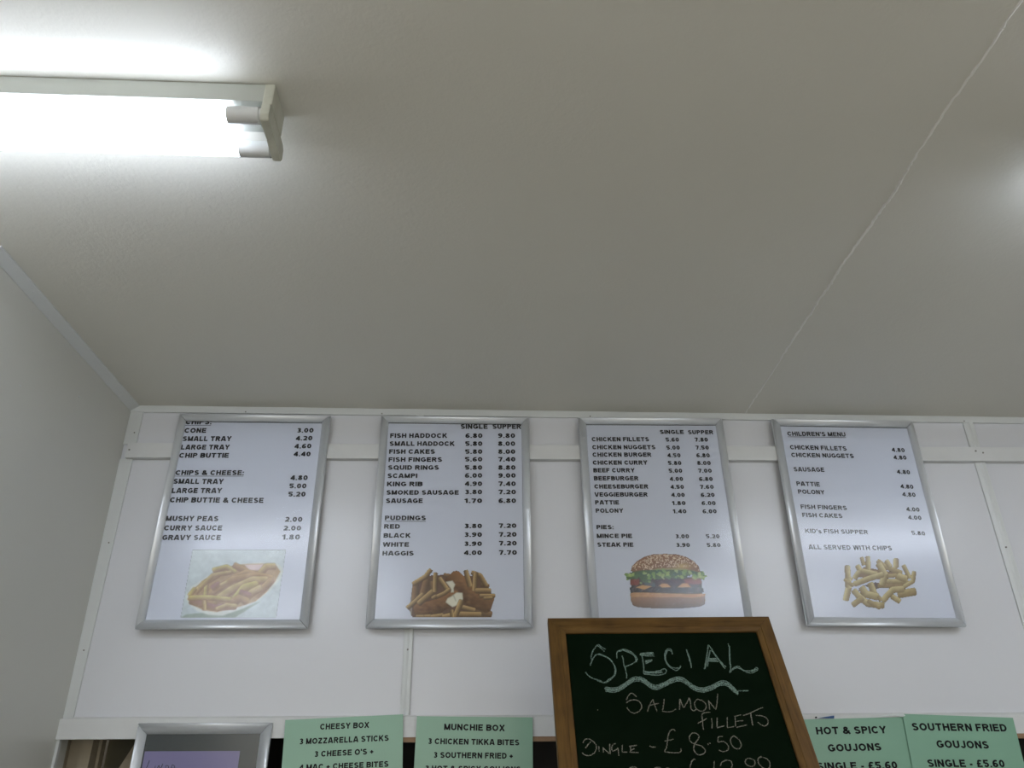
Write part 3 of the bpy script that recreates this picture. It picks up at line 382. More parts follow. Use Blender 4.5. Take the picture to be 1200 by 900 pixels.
def batten(name, x0, x1, zs, scr):
    bm = bmesh.new(); c = (x0+x1)/2
    for z0, z1 in zs:
        add_poly_prism(bm, [(x0, 0), (x0, -.004), (x0+.004, -.0055), (c-.003, -.0065), (c+.003, -.0095), (x1-.002, -.0095), (x1, -.0075), (x1, 0)], 'z', z0, z1)
    t = structure(bmobj(name, bm, ['trim']))
    for z in scr: screw(t, (c, -.0085, z), (0, -1, 0), .0028)
batten('trim_6', -.1825, -.1573, ((1.6675, 2.3745), (2.4215, 2.5225)), (1.8304, 2.10))
batten('trim_7', 1.559, 1.590, ((1.6675, 2.386), (2.4335, 2.5225)), (1.80, 2.1181))
# corner strip where the side wall meets the ceiling
t = structure(empty('trim_8', (0, 0, 0)))
for a, b in ((-.798, -.0075),):
    bm = bmesh.new(); add_poly_prism(bm, [(-1.05, H-.0005), (-1.022, H-.0005), (-1.0222, H-.004), (-1.044, H-.0185), (-1.05, H-.0185)], 'y', a, b)
    bmobj('cover_strip', bm, ['trim'], t)
for y in (-.6339, -.1142): screw(t, (-1.031, y, H-.0105), (.55, 0, -.83), .0026, 'screwwhite')

# hatch behind the fascia: side panel with posts, dark boarded inside
h = structure(empty('wall_hatch', (0, 0, 0)))
box('back_board', -1.6, 3.4, 1.15, 1.2, 0, 1.9, ['darkwall'], h)
box('side_board', -.60, -.57, .11, 1.15, 1.0, 1.9, ['darkwall'], h)
box('top_board', -1.05, 3.4, .04, 1.15, 1.87, 1.9, ['darkwall'], h)
box('sill_board', -1.05, 3.4, -.03, 1.15, 1.0, 1.03, ['paintwood'], h)
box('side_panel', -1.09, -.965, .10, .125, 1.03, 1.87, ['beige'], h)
box('shadow_board', -.965, -.61, .14, .16, 1.03, 1.87, ['shade_olive'], h)  # board coloured dark to stand in for the shadow in the recess
bm = bmesh.new(); add_poly_prism(bm, [(-.866, 1.64), (-.66, 1.64), (-.66, 1.40), (-.985, 1.40)], 'y', .10, .125); bmobj('shadow_edge_board', bm, ['beige'], h)  # lighter board, its slanted edge shaped as the boundary of that shadow
box('post', -1.035, -1.005, .078, .10, 1.03, 1.87, ['beige'], h)
box('post', -1.000, -.972, .060, .10, 1.03, 1.87, ['beige'], h)
box('edge_strip', -1.0335, -1.0235, -.012, .0, 1.03, 1.6148, ['trim'], h)
box('end_board', -1.05, -1.036, .0, .10, 1.03, 1.87, ['beige'], h)

# ------------------------------------------------------------------ ceiling battens with two tubes
def tube_light(xe, sgn, label, yc=-1.2235, tube='tube'):
    """xe = x of the visible end plate's outer face; the fitting runs away from it in direction sgn"""
    L = 1.24; g = empty('tube_light', (xe+sgn*L/2, yc, H)); tag(g, label, 'light', 'twin tube ceiling lights')
    def X(a): return sgn*(a-L/2)
    def bx(bm, a0, a1, y0, y1, z0, z1, bev=.0015):
        a, b = sorted((X(a0), X(a1))); add_box(bm, a, b, y0, y1, z0, z1, bev)
    bm = bmesh.new(); bx(bm, .014, L-.014, -.0375, .0325, -.040, -.0015, .002); bmobj('spine', bm, ['spine'], g)
    for a, b, s in ((0, .017, 1), (L-.017, L, -1)):
        bm = bmesh.new(); bx(bm, a, b, -.0385, .0345, -.0480, -.0005, .003); bmobj('end_cap', bm, ['fitting'], g)
        bm = bmesh.new(); m0, m1 = (a+.002, b-.001) if s == 1 else (a+.001, b-.002)
        pts = [(-.0405, -.0470), (-.0410, -.0720), (-.0350, -.0795), (-.0100, -.0785), (.0120, -.0760), (.0350, -.0785), (.0590, -.0795), (.0645, -.0720), (.0640, -.0500), (.0560, -.0440), (-.0300, -.0440)]
        aa, bb = sorted((X(m0), X(m1))); add_poly_prism(bm, pts, 'x', aa, bb)
        bmesh.ops.bevel(bm, geom=bm.edges[:], offset=.0012, segments=2, affect='EDGES'); bmobj('lamp_holder', bm, ['fitting'], g)
    for y in (-.0265, .0500):
        z = -.0620
        bm = bmesh.new(); add_cyl(bm, (X(.066), y, z), (X(L-.066), y, z), .0130, seg=32); tb = bmobj('tube', bm, [tube], g, smooth=True); tb['label'] = 'lit white fluorescent tube'
        for a, b in ((.020, .0715), (L-.0715, L-.020)):
            bm = bmesh.new(); add_cyl(bm, (X(a), y, z), (X(b), y, z), .0142, seg=32)
            add_cyl(bm, (X(a-.006 if a < .5 else a), y, z), (X(b if a < .5 else b+.006), y, z), .0118, seg=32)
            o = bmobj('tube_sleeve', bm, ['sleeve'], tb, smooth=False)
    return g
tube_light(-.3395, -1, 'white twin fluorescent tube light on the ceiling at upper left')
tube_light(1.022, 1, 'white twin fluorescent tube light on the ceiling past the right edge')

tube_light(-.3395, -1, 'white twin fluorescent tube light overhead behind the viewer, left', -2.45, 'tube_rear')
tube_light(1.022, 1, 'white twin fluorescent tube light overhead behind the viewer, right', -2.45, 'tube_rear')

# ------------------------------------------------------------------ snap frames
def rail_mesh(name, L, w, parent, ang, cx, cz, gap=.0007, depth=.016, s=1.0):
    """one mitred moulding: outer edge length L, profile runs inward; ang turns it round the y axis"""
    prof = [(0, depth), (0, .0075), (.0012, .0040), (.004, .0014), (.008, 0), (.013, -.0002), (.017, .0010), (.0205, .0032), (w-.0014, .0046), (w-.0012, .0052), (w, .0056), (w, .0110)]
    bm = bmesh.new(); A = []; B = []
    for d, y in prof:
        A.append(bm.verts.new((-L/2+d+gap, y, -d))); B.append(bm.verts.new((L/2-d-gap, y, -d)))
    n = len(prof)
    for i in range(n-1):
        f = bm.faces.new((A[i], B[i], B[i+1], A[i+1])); f.material_index = 1 if i >= n-4 else 0; f.smooth = i not in (0,)
    bm.faces.new(A); bm.faces.new(B[::-1]); bm.faces.new((A[-1], B[-1], B[0], A[0]))
    bmesh.ops.recalc_face_normals(bm, faces=bm.faces[:])
    bmesh.ops.rotate(bm, verts=bm.verts[:], matrix=Matrix.Rotation(ang, 3, 'Y')); bmesh.ops.translate(bm, verts=bm.verts[:], vec=(cx, 0, cz))
    me = bpy.data.meshes.new(name); bm.to_mesh(me); bm.free()
    return link(name, me, parent, ['silver', 'gap'])
def snap_frame(name, pose, W, Hh, y, label, cat, group=None, w=.0225):
    x, z, roll, tilt = pose
    c, s = math.cos(roll), math.sin(roll); nz = (0, math.sin(tilt), math.cos(tilt))
    ex = Vector((c, s*nz[1], s*nz[2])); ez = Vector((-s, c*nz[1], c*nz[2]))
    g = empty(name, (x, y, z), ex, ez); tag(g, label, cat, group)
    rail_mesh('frame_side', W, w, g, 0, 0, Hh/2); rail_mesh('frame_side', W, w, g, math.pi, 0, -Hh/2)
    rail_mesh('frame_side', Hh, w, g, math.pi/2, W/2, 0); rail_mesh('frame_side', Hh, w, g, -math.pi/2, -W/2, 0)
    bm = bmesh.new(); add_box(bm, -W/2+.002, W/2-.002, .0095, .0150, -Hh/2+.002, Hh/2-.002); bmobj('back_panel', bm, ['gap'], g)
    return g
def sheet(name, W, Hh, y, matk, parent, cx=0, cz=0, nx=1, nz=1, t=.0003):
    return box(name, cx-W/2, cx+W/2, y, y+t, cz-Hh/2, cz+Hh/2, [matk], parent)

# --- raster painting of the printed food pictures (numpy), in the sheet's own coordinates
class Paint:
    def __init__(s, W, Hh, step, seed):
        s.nx, s.ny = int(W/step)+1, int(Hh/step)+1
        s.X, s.Y = np.meshgrid(1.0*np.arange(s.nx)*step, 1.0*np.arange(s.ny)*step)
        s.C = np.zeros((s.ny, s.nx, 3)); s.A = np.zeros((s.ny, s.nx)); s.r = np.random.RandomState(seed)
    def fld(s, scale, seed=0):
        r = np.random.RandomState(seed); out = np.zeros_like(s.X)
        for k in range(7):
            a = r.uniform(0, 6.28); f = r.uniform(.6, 1.6)/scale; out += np.sin(s.X*math.cos(a)*f+s.Y*math.sin(a)*f+r.uniform(0, 6.28)+1.5*np.sin(s.Y*f*.7+k))
        return out/7
    def put(s, m, col, k=1.0):
        m = np.clip(m, 0, 1)*k; col = np.broadcast_to(np.asarray(col, float), s.C.shape) if np.ndim(col) < 3 else col
        s.C = s.C*(1-m[..., None])+col*m[..., None]; s.A = np.maximum(s.A, m)
    def poly(s, pts, soft=6):
        d = np.full(s.X.shape, 1e9); ins = np.zeros(s.X.shape, bool); n = len(pts)
        for i in range(n):
            (x0, y0), (x1, y1) = pts[i], pts[(i+1) % n]
            t = np.clip(((s.X-x0)*(x1-x0)+(s.Y-y0)*(y1-y0))/max((x1-x0)**2+(y1-y0)**2, 1e-9), 0, 1)
            d = np.minimum(d, np.hypot(s.X-x0-t*(x1-x0), s.Y-y0-t*(y1-y0)))
            c = ((y0 > s.Y) != (y1 > s.Y)) & (s.X < (x1-x0)*(s.Y-y0)/((y1-y0) if y1 != y0 else 1e-9)+x0); ins ^= c
        sd = np.where(ins, d, -d); return np.clip(sd/soft+.5, 0, 1), sd
    def ell(s, cx, cy, rx, ry, a=0, soft=.05):
        c, q = math.cos(a), math.sin(a); u = ((s.X-cx)*c+(s.Y-cy)*q)/rx; v = (-(s.X-cx)*q+(s.Y-cy)*c)/ry
        r = np.hypot(u, v); return np.clip((1-r)/soft+.5, 0, 1), u, v
    def rod(s, pts, w, col, dark, edge=True):
        w = w*.5; D = np.full(s.X.shape, 1e9); S = np.zeros_like(s.X)
        for i in range(len(pts)-1):
            (x0, y0), (x1, y1) = pts[i], pts[i+1]; L = math.hypot(x1-x0, y1-y0); ux, uy = (x1-x0)/L, (y1-y0)/L
            t = np.clip(((s.X-x0)*ux+(s.Y-y0)*uy), w*.55, max(L-w*.55, w*.56)); px, py = x0+t*ux, y0+t*uy
            dx, dy = s.X-px, s.Y-py; d = np.maximum(np.hypot(dx, dy)*.84, np.maximum(abs(dx*ux+dy*uy), abs(-dx*uy+dy*ux))*.98)
            m = d < D; D = np.where(m, d, D); nn = (-dx*uy+dy*ux)*(1 if ux > 0 else -1); S = np.where(m, nn, S)
        if edge: s.put(np.clip((w+7-D)/7, 0, 1), dark, .75)
        sh = np.clip(.5-S/w*.55, 0, 1)+s.fld(28, int(pts[0][0]))*.12; c = np.array(dark)[None, None]*(1-sh[..., None])+np.array(col)[None, None]*sh[..., None]
        s.put(np.clip((w-D)/5+.5, 0, 1), c)
    def mesh(s, name, corners, y, parent, W, Hh):
        """bilinear from painting coordinates to the sheet; only covered cells become faces"""
        (a0, b0), (a1, b1), (a2, b2), (a3, b3) = corners
        u = s.X/W; v = s.Y/Hh
        PX = (1-u)*(1-v)*a0+u*(1-v)*a1+u*v*a2+(1-u)*v*a3; PZ = (1-u)*(1-v)*b0+u*(1-v)*b1+u*v*b2+(1-u)*v*b3
        keep = s.A > .35; idx = -np.ones(s.X.shape, int); cell = keep[:-1, :-1] & keep[1:, :-1] & keep[:-1, 1:] & keep[1:, 1:]
        used = np.zeros(s.X.shape, bool)
        for dy in (0, 1):
            for dx in (0, 1): used[dy:s.ny-1+dy, dx:s.nx-1+dx] |= cell
        idx[used] = np.arange(used.sum()); V = np.stack([PX[used], np.full(used.sum(), y), PZ[used]], 1)
        j, i = np.nonzero(cell); F = np.stack([idx[j+1, i], idx[j+1, i+1], idx[j, i+1], idx[j, i]], 1)
        me = bpy.data.meshes.new(name); me.from_pydata(V.tolist(), [], F.tolist()); me.update()
        ca = me.color_attributes.new('print', 'FLOAT_COLOR', 'POINT'); c = np.ones((len(V), 4), np.float32); lum = s.C.mean(axis=2, keepdims=True); cc = np.clip((lum+(s.C-lum)*.82)*1.06, 0, 1); c[:, :3] = (np.where(cc <= .04045, cc/12.92, ((cc+.055)/1.055)**2.4))[used]
        ca.data.foreach_set('color', c.ravel()); return link(name, me, parent, ['print'])
def K(r, g, b, k=1.12): return (min(r/255*k, 1), min(g/255*k, 1), min(b/255*k, 1))

def pic_tray(parent, y):
    W, Hh = 1200, 814; p = Paint(W, Hh, 7, 1)
    m, _ = p.poly([(215, 35), (1160, 35), (1060, 725), (95, 725)], 10); g = (p.Y/Hh)[..., None]
    p.put(m, np.array(K(176, 184, 184))*(1-g)+np.array(K(168, 178, 180))*g)
    m, _ = p.poly([(100, 722), (150, 690), (330, 672), (700, 640), (900, 560), (640, 722)], 14); p.put(m, K(126, 140, 124), .75)      # printed shadow under the dish
    dish = [(150, 520), (200, 420), (360, 310), (620, 200), (900, 165), (1090, 190), (1135, 250), (1090, 350), (1000, 450), (880, 550), (700, 640), (520, 700), (380, 695), (260, 655), (180, 590)]
    m, sd = p.poly(dish, 14); p.put(m, K(186, 190, 184))
    m, _ = p.poly([(760, 185), (930, 180), (1060, 200), (1100, 260), (1050, 360), (960, 470), (850, 560), (640, 630), (460, 665), (330, 650), (220, 600), (165, 540), (230, 430), (430, 290), (640, 190)], 12); p.put(m, K(164, 136, 94))
    m, _ = p.poly([(740, 190), (930, 185), (900, 250), (780, 245)], 14); p.put(m, K(190, 174, 168))
    L = K(186, 168, 108); D = K(140, 110, 76); Y_ = K(184, 174, 100); B = K(176, 146, 96); R = K(152, 116, 98)
    for pts, w, a in [([(200, 560), (420, 620), (640, 610)], 62, R), ([(480, 380), (400, 470), (380, 500)], 60, B), ([(250, 470), (330, 380), (470, 300)], 52, L), ([(430, 250), (560, 215), (640, 260)], 50, Y_), ([(640, 200), (760, 260), (700, 320)], 60, B), ([(900, 280), (960, 210), (1040, 210)], 62, L),
                      ([(620, 330), (760, 270), (880, 300)], 60, B), ([(400, 480), (620, 340), (860, 300), (1010, 330)], 66, B), ([(440, 560), (620, 440), (820, 350), (960, 350)], 76, L), ([(640, 560), (740, 430), (860, 400)], 90, Y_), ([(860, 500), (960, 400), (1010, 350)], 66, B), ([(720, 560), (820, 470), (900, 430)], 70, L), ([(560, 600), (700, 520), (760, 560)], 70, B),
                      ([(420, 430), (480, 390)], 58, R), ([(340, 600), (350, 480), (360, 350)], 42, Y_), ([(190, 500), (240, 440)], 44, Y_), ([(190, 530), (380, 525), (590, 545)], 50, Y_), ([(460, 640), (560, 600), (650, 610)], 44, L), ([(300, 420), (420, 300), (600, 270)], 40, L), ([(700, 470), (790, 500)], 52, R), ([(500, 400), (560, 370)], 34, L), ([(330, 560), (335, 640)], 38, L)]:
        p.rod(pts, w, a, D)
    p.C = p.C+(p.fld(16, 3)*.04+p.fld(34, 11)*.05)[..., None]
    return p.mesh('food_picture', PIC1, y, parent, W, Hh)

def pic_fish(parent, y):
    W, Hh = 1200, 686; p = Paint(W, Hh, 6, 2)
    m, _ = p.poly([(205, 230), (300, 175), (520, 160), (700, 170), (900, 170), (960, 260), (985, 420), (985, 590), (200, 592), (165, 520), (190, 320)], 10); p.put(m, K(104, 76, 54))
    m, _ = p.poly([(178, 420), (190, 300), (205, 300), (188, 590), (176, 560)], 6); p.put(m, K(164, 160, 146), .7)
    L = K(190, 158, 98); D = K(92, 70, 44); B = K(140, 96, 58)
    for pts, w in [([(230, 260), (225, 420)], 60), ([(340, 220), (300, 360)], 64), ([(620, 190), (700, 200)], 44), ([(520, 165), (600, 180)], 40), ([(900, 260), (960, 280)], 46), ([(380, 240), (400, 330)], 50), ([(860, 520), (950, 590)], 80), ([(900, 540), (985, 560)], 60)]: p.rod(pts, w, K(150, 112, 70), D)
    def fish(pts, w):
        p.rod(pts, w, K(142, 98, 56), K(92, 64, 36))
    fish([(600, 200), (700, 300), (820, 400), (960, 450)], 190); fish([(250, 530), (400, 500), (560, 410), (640, 400)], 150)
    t = p.fld(9, 5)*.5+p.fld(20, 8)*.5; m, _ = p.poly([(240, 480), (560, 370), (600, 190), (700, 210), (860, 330), (980, 400), (980, 500), (780, 480), (640, 400), (560, 520), (260, 580)], 20); p.put(m*np.clip(t*1.6, 0, 1), K(166, 122, 72), .4); p.put(m*np.clip(-t*1.8, 0, 1), K(80, 50, 32), .5)
    for c in (((530, 235), (600, 222), (628, 262), (612, 300), (615, 340), (585, 345), (580, 300)), ((590, 380), (640, 342), (700, 345), (706, 400), (700, 450), (600, 490), (570, 470), (530, 440), (550, 400))):
        m, sd = p.poly(c, 8); p.put(m, K(190, 188, 170)); p.put(np.clip(1-abs(sd-4)/8, 0, 1), K(150, 146, 124), .5)
    m, _ = p.poly([(600, 365), (612, 360), (640, 430), (632, 434)], 5); p.put(m, K(140, 140, 124), .7)
    for pts, w in [([(150, 495), (240, 420), (300, 360)], 42), ([(380, 115), (330, 180), (210, 255)], 46), ([(265, 450), (400, 335)], 54), ([(430, 150), (425, 330)], 44), ([(470, 200), (545, 310)], 44), ([(430, 390), (520, 350), (570, 310)], 38), ([(400, 400), (430, 380)], 34), ([(735, 125), (775, 275)], 48), ([(800, 140), (880, 170), (940, 270)], 46), ([(835, 150), (822, 320)], 46), ([(840, 325), (980, 325)], 50), ([(880, 375), (1025, 375)], 36), ([(920, 400), (1000, 395)], 28), ([(700, 490), (820, 520)], 44), ([(650, 560), (880, 565)], 54), ([(690, 430), (625, 585)], 50), ([(240, 582), (310, 582)], 34), ([(320, 580), (380, 578)], 32), ([(390, 585), (500, 570)], 40), ([(505, 585), (575, 570)], 44), ([(590, 520), (600, 585)], 36)]:
        p.rod(pts, w, L, D)
    p.A[p.Y > 592] = 0
    return p.mesh('food_picture', PIC2, y, parent, W, Hh)

def pic_burger(parent, y):
    W, Hh = 1200, 850; p = Paint(W, Hh, 6, 3)
    m, sd = p.poly([(195, 590), (300, 560), (700, 570), (1060, 570), (1068, 640), (1060, 690), (1000, 715), (800, 732), (500, 735), (280, 722), (215, 700), (190, 640)], 10)
    g = np.clip((p.Y-580)/150, 0, 1)[..., None]; g2 = np.clip(abs(p.X-250)/500, 0, 1)[..., None]; c = np.array(K(166, 122, 82))*(1-g)+np.array(K(112, 88, 70))*g; p.put(m, c*(1-.12*g2)+.0)
    p.put(m*np.clip(p.fld(18, 4), 0, 1), K(130, 104, 84), .4)
    m, _ = p.poly([(182, 560), (230, 545), (420, 550), (700, 560), (960, 565), (1068, 560), (1066, 590), (900, 612), (760, 600), (560, 605), (300, 600), (188, 600)], 8); p.put(m, K(176, 130, 84)); p.put(m*np.clip(p.fld(26, 9)*1.5, 0, 1), K(196, 158, 106), .6)
    m, _ = p.poly([(180, 490), (240, 465), (600, 470), (900, 465), (1045, 500), (1050, 545), (900, 565), (560, 545), (230, 548), (182, 545)], 9); p.put(m, K(58, 52, 48)); p.put(m*np.clip(p.fld(9, 3)*2, 0, 1), K(118, 98, 92), .65); p.put(m*np.clip(p.fld(11, 7)*2, 0, 1), K(46, 62, 60), .6)
    m, _ = p.poly([(480, 400), (900, 390), (1030, 420), (1030, 480), (900, 480), (480, 470)], 10); p.put(m, K(64, 48, 50)); p.put(m*np.clip(p.fld(14, 2)*1.5, 0, 1), K(104, 66, 66), .5)
    for c, a in (([(182, 395), (290, 390), (300, 450), (270, 468), (185, 465)], K(124, 60, 44)), ([(810, 400), (900, 380), (1015, 390), (1025, 440), (990, 455), (840, 452)], K(128, 68, 58)), ([(310, 400), (420, 400), (480, 450), (470, 490), (360, 470)], K(72, 84, 84))):
        m, _ = p.poly(c, 8); p.put(m, a); p.put(m*np.clip(p.fld(16, 6)*1.4, 0, 1), K(160, 96, 76), .3)
    for c in ([(245, 490), (330, 462), (440, 480), (350, 518)], [(520, 470), (560, 445), (620, 448), (665, 488), (560, 494)], [(735, 490), (800, 440), (860, 445), (900, 490)]):
        m, _ = p.poly(c, 8); p.put(m, K(186, 138, 84))
    m, sd = p.poly([(190, 300), (205, 240), (260, 180), (350, 125), (450, 97), (600, 90), (740, 98), (850, 130), (940, 185), (990, 240), (1010, 310), (900, 330), (560, 320), (300, 330)], 10)
    u = (p.X-600)/420; v = (300-p.Y)/210; g = np.clip(.3+.8*v, 0, 1)[..., None]; lit = np.clip(1-np.hypot((p.X-800)/150, (p.Y-240)/60), 0, 1)[..., None]
    p.put(m, (np.array(K(120, 88, 60))*(1-g)+np.array(K(134, 92, 62))*g)*(1-lit)+np.array(K(182, 158, 98))*lit)
    m2, _ = p.poly([(430, 285), (520, 262), (760, 262), (980, 300), (880, 300), (760, 290)], 8); p.put(m2, K(150, 146, 92), .8)
    rs = np.random.RandomState(5); n = 0
    while n < 250:
        x, yv = rs.uniform(210, 990), rs.uniform(96, 290)
        if ((x-600)/405)**2+((300-yv)/205)**2 > .96 or (yv > 250 and 450 < x < 950) or (yv > 200 and x > 700 and rs.rand() < .6): continue
        mm, _, _ = p.ell(x, yv, 9.5, 5.6, rs.uniform(-1, 1)+1.2, .4); p.put(mm, K(202, 184, 152), .85); n += 1
    rs = np.random.RandomState(8)
    m, _ = p.poly([(200, 380), (1020, 370), (1035, 560), (190, 560)], 10); m = m*(p.A < .5); p.put(m, K(70, 62, 54))
    m, _ = p.poly([(125, 345), (190, 315), (330, 290), (480, 285), (700, 285), (900, 290), (1020, 320), (1080, 360), (1040, 400), (1000, 385), (930, 370), (900, 330), (820, 390), (700, 385), (600, 370), (520, 400), (440, 385), (420, 440), (330, 430), (290, 380), (150, 405)], 10); p.put(m, K(74, 98, 62))
    for k in range(80):
        x = rs.uniform(140, 1060); yv = 345+rs.uniform(-45, 35)+(10 if x < 500 else 0)
        if 480 < x < 720: yv = rs.uniform(295, 380)
        c = [K(150, 170, 92), K(122, 154, 84), K(84, 116, 72), K(164, 178, 112), K(66, 94, 70)][rs.randint(5)]
        mm, _, _ = p.ell(x, yv, rs.uniform(14, 38), rs.uniform(9, 22), rs.uniform(-1, 1), .3); p.put(mm, c, .85)
    for x, yv in ((150, 400), (310, 440), (410, 425), (1045, 395), (1075, 358), (130, 345)):
        mm, _, _ = p.ell(x, yv, 16, 12, .5, .4); p.put(mm, K(118, 146, 84))
    p.C = p.C+(p.fld(7, 30)*.03)[..., None]
    return p.mesh('food_picture', PIC3, y, parent, W, Hh)

def pic_chips(parent, y):
    W, Hh = 1200, 850; p = Paint(W, Hh, 6, 4); L = K(186, 174, 122); D = K(128, 110, 74); L2 = K(168, 150, 100)
    m, _ = p.poly([(560, 430), (700, 460), (560, 520), (420, 470)], 12); p.put(m, K(112, 96, 84), .9)
    m, _ = p.poly([(420, 250), (700, 300), (860, 330), (600, 400), (350, 370)], 12); p.put(m, K(136, 112, 84), .95)
    for pts, w, c in [([(400, 140), (420, 220)], 44, L2), ([(470, 135), (475, 290)], 56, L), ([(350, 240), (380, 290), (320, 380)], 60, L), ([(410, 300), (570, 335)], 60, L), ([(590, 180), (680, 250), (860, 320)], 56, L2), ([(690, 180), (730, 240)], 56, L), ([(800, 160), (800, 250)], 62, L), ([(890, 235), (960, 375)], 48, L), ([(600, 470), (760, 470), (960, 440)], 50, K(150, 124, 88)),
                      ([(690, 360), (800, 350), (830, 400)], 44, L2), ([(700, 420), (930, 420)], 56, L), ([(830, 360), (910, 390)], 80, L), ([(1015, 310), (1000, 420), (900, 480)], 50, L), ([(840, 570), (1020, 540)], 90, L2), ([(600, 220), (670, 340), (640, 450)], 76, L), ([(320, 450), (480, 390), (640, 340)], 66, L), ([(230, 245), (240, 380), (260, 400)], 66, L),
                      ([(240, 400), (245, 500), (215, 630)], 72, L), ([(200, 400), (300, 470)], 40, L2), ([(500, 450), (560, 600)], 72, L), ([(400, 500), (450, 570), (580, 600)], 80, L), ([(310, 530), (380, 610), (470, 680), (650, 700)], 70, L), ([(300, 690), (400, 620)], 66, L2), ([(650, 640), (760, 520), (880, 510)], 72, L), ([(760, 600), (840, 650)], 60, L), ([(480, 650), (600, 720), (650, 690)], 50, L2), ([(600, 600), (620, 640)], 40, L2)]:
        p.rod(pts, w, c, D)
    p.C = p.C+(p.fld(12, 12)*.035)[..., None]
    return p.mesh('food_picture', PIC4, y, parent, W, Hh)
PIC1 = ((-.1741, -.0878), (.1529, -.0867), (.1796, -.3067), (-.1324, -.3063))
PIC2 = ((-.1640, -.1236), (.1697, -.1221), (.1681, -.3084), (-.1525, -.3085))
PIC3 = ((-.1442, -.0858), (.1521, -.0868), (.1239, -.2895), (-.1598, -.2872))
PIC4 = ((-.1255, -.0864), (.1790, -.0832), (.1261, -.2893), (-.1651, -.2910))

MENUS = [((-.6625, 2.1897, .0017, .0129), T_f1, pic_tray, 'cover_dent', 'silver framed menu of chips, cheese and sauces with picture of a chip tray, leftmost'),
         ((-.0590, 2.1922, -.0002, .0070), T_f2, pic_fish, 'cover', 'silver framed fish and puddings menu with picture of battered fish and chips'),
         ((.5469, 2.1954, .0087, .0), T_f3, pic_burger, 'cover', 'silver framed chicken, burger and pies menu with burger picture, partly behind the chalkboard'),
         ((1.1510, 2.1973, -.0053, .0031), T_f4, pic_chips, 'cover', "silver framed children's menu with picture of loose chips, rightmost")]
for ps, T, pic, cov, lab in MENUS:
    g = snap_frame('menu_frame', (ps[0], ps[1]+.0042, ps[2], ps[3]), .450, .628, -.038, lab, 'menu', 'silver menu frames along the wall')
    sh = sheet('poster', .404, .586, .0078, 'paper', g); sh.location.z = -.0042
    lettering('text_line', T, .0074, sh, .25 if T is not T_f4 else .22)
    pic(sh, .0075)
    bm = bmesh.new(); bmesh.ops.create_grid(bm, x_segments=1, y_segments=1, size=.5)
    for v in bm.verts: v.co = Vector((v.co.x*.404, .0064, v.co.y*.580))
    me = bpy.data.meshes.new('clear_cover'); bm.to_mesh(me); bm.free(); link('clear_cover', me, g, [cov])

# ------------------------------------------------------------------ green laminated cards pinned over the fascia
def card(pose, y, T, label, W=.297, Hh=.21):
    x, z, roll = pose; c, s = math.cos(roll), math.sin(roll)
    g = empty('price_card', (x, y, z), (c, 0, s), (-s, 0, c)); tag(g, label, 'sign', 'green price cards along the hatch')
    bm = bmesh.new(); add_box(bm, -W/2, W/2, 0, .0022, -Hh/2, Hh/2); cs = bmobj('card_sheet', bm, ['green'], g)
    lettering('text_line', T, -.0004, cs, .23)
    return g
card((-.3157, 1.5573, .0413), -.0290, T_g1, 'pale green price card headed CHEESY BOX beside the small silver frame')
card((.0107, 1.5565, -.0138), -.0290, T_g2, 'pale green price card headed MUNCHIE BOX left of the chalkboard')
card((.9943, 1.5481, .0188), -.0290, T_g3, 'pale green price card headed HOT & SPICY GOUJONS, tucked behind the chalkboard')
card((1.2815, 1.5526, -.0368), -.0330, T_g4, 'pale green price card headed SOUTHERN FRIED GOUJONS, farthest right')
bm = bmesh.new(); add_poly_prism(bm, [(.913, 1.6545), (.9545, 1.6530), (.9560, 1.6600), (.9545, 1.6602), (.930, 1.6570)], 'y', -.0255, -.0225)
tag(bmobj('peg', bm, ['blue']), 'small blue plastic tab above the HOT & SPICY card', 'peg')
bm = bmesh.new(); add_cyl(bm, (.9077, -.0195, 1.6562), (.9077, -.0245, 1.6562), .0021, seg=12); tag(bmobj('nail', bm, ['gap']), 'tiny black nail in the fascia left of the blue tab', 'nail')
bm = bmesh.new(); add_poly_prism(bm, [(1.055, 1.6560), (1.118, 1.6640), (1.138, 1.6632), (1.142, 1.6585), (1.134, 1.6555), (1.118, 1.6590)], 'y', -.0362, -.0350)
tag(bmobj('tape', bm, ['tape']), 'curled strip of clear tape where the two right green cards overlap', 'tape')

# ------------------------------------------------------------------ small silver frame with a handwritten lilac note
g = snap_frame('note_frame', (-.6656, 1.5251, -.0017, 0), .331, .25, -.0400, 'small silver frame holding a handwritten lilac note, below the leftmost menu', 'frame', w=.0255)
s = sheet('mount_card', .286, .205, .0078, 'mount', g)
s.location = (.0020, 0, -.0030)
n_ = sheet('note', .2318, .150, .0072, 'lilac', s, cx=-.0225, cz=-.0112)
strokes_obj('handwriting', INK, .0016, .0070, 'penink', n_, random.Random(2), .0001)
bm = bmesh.new(); bmesh.ops.create_grid(bm, x_segments=1, y_segments=1, size=.5)
for v in bm.verts: v.co = Vector((v.co.x*.284, .0064, v.co.y*.203))
me = bpy.data.meshes.new('clear_cover'); bm.to_mesh(me); bm.free(); link('clear_cover', me, g, ['cover'])

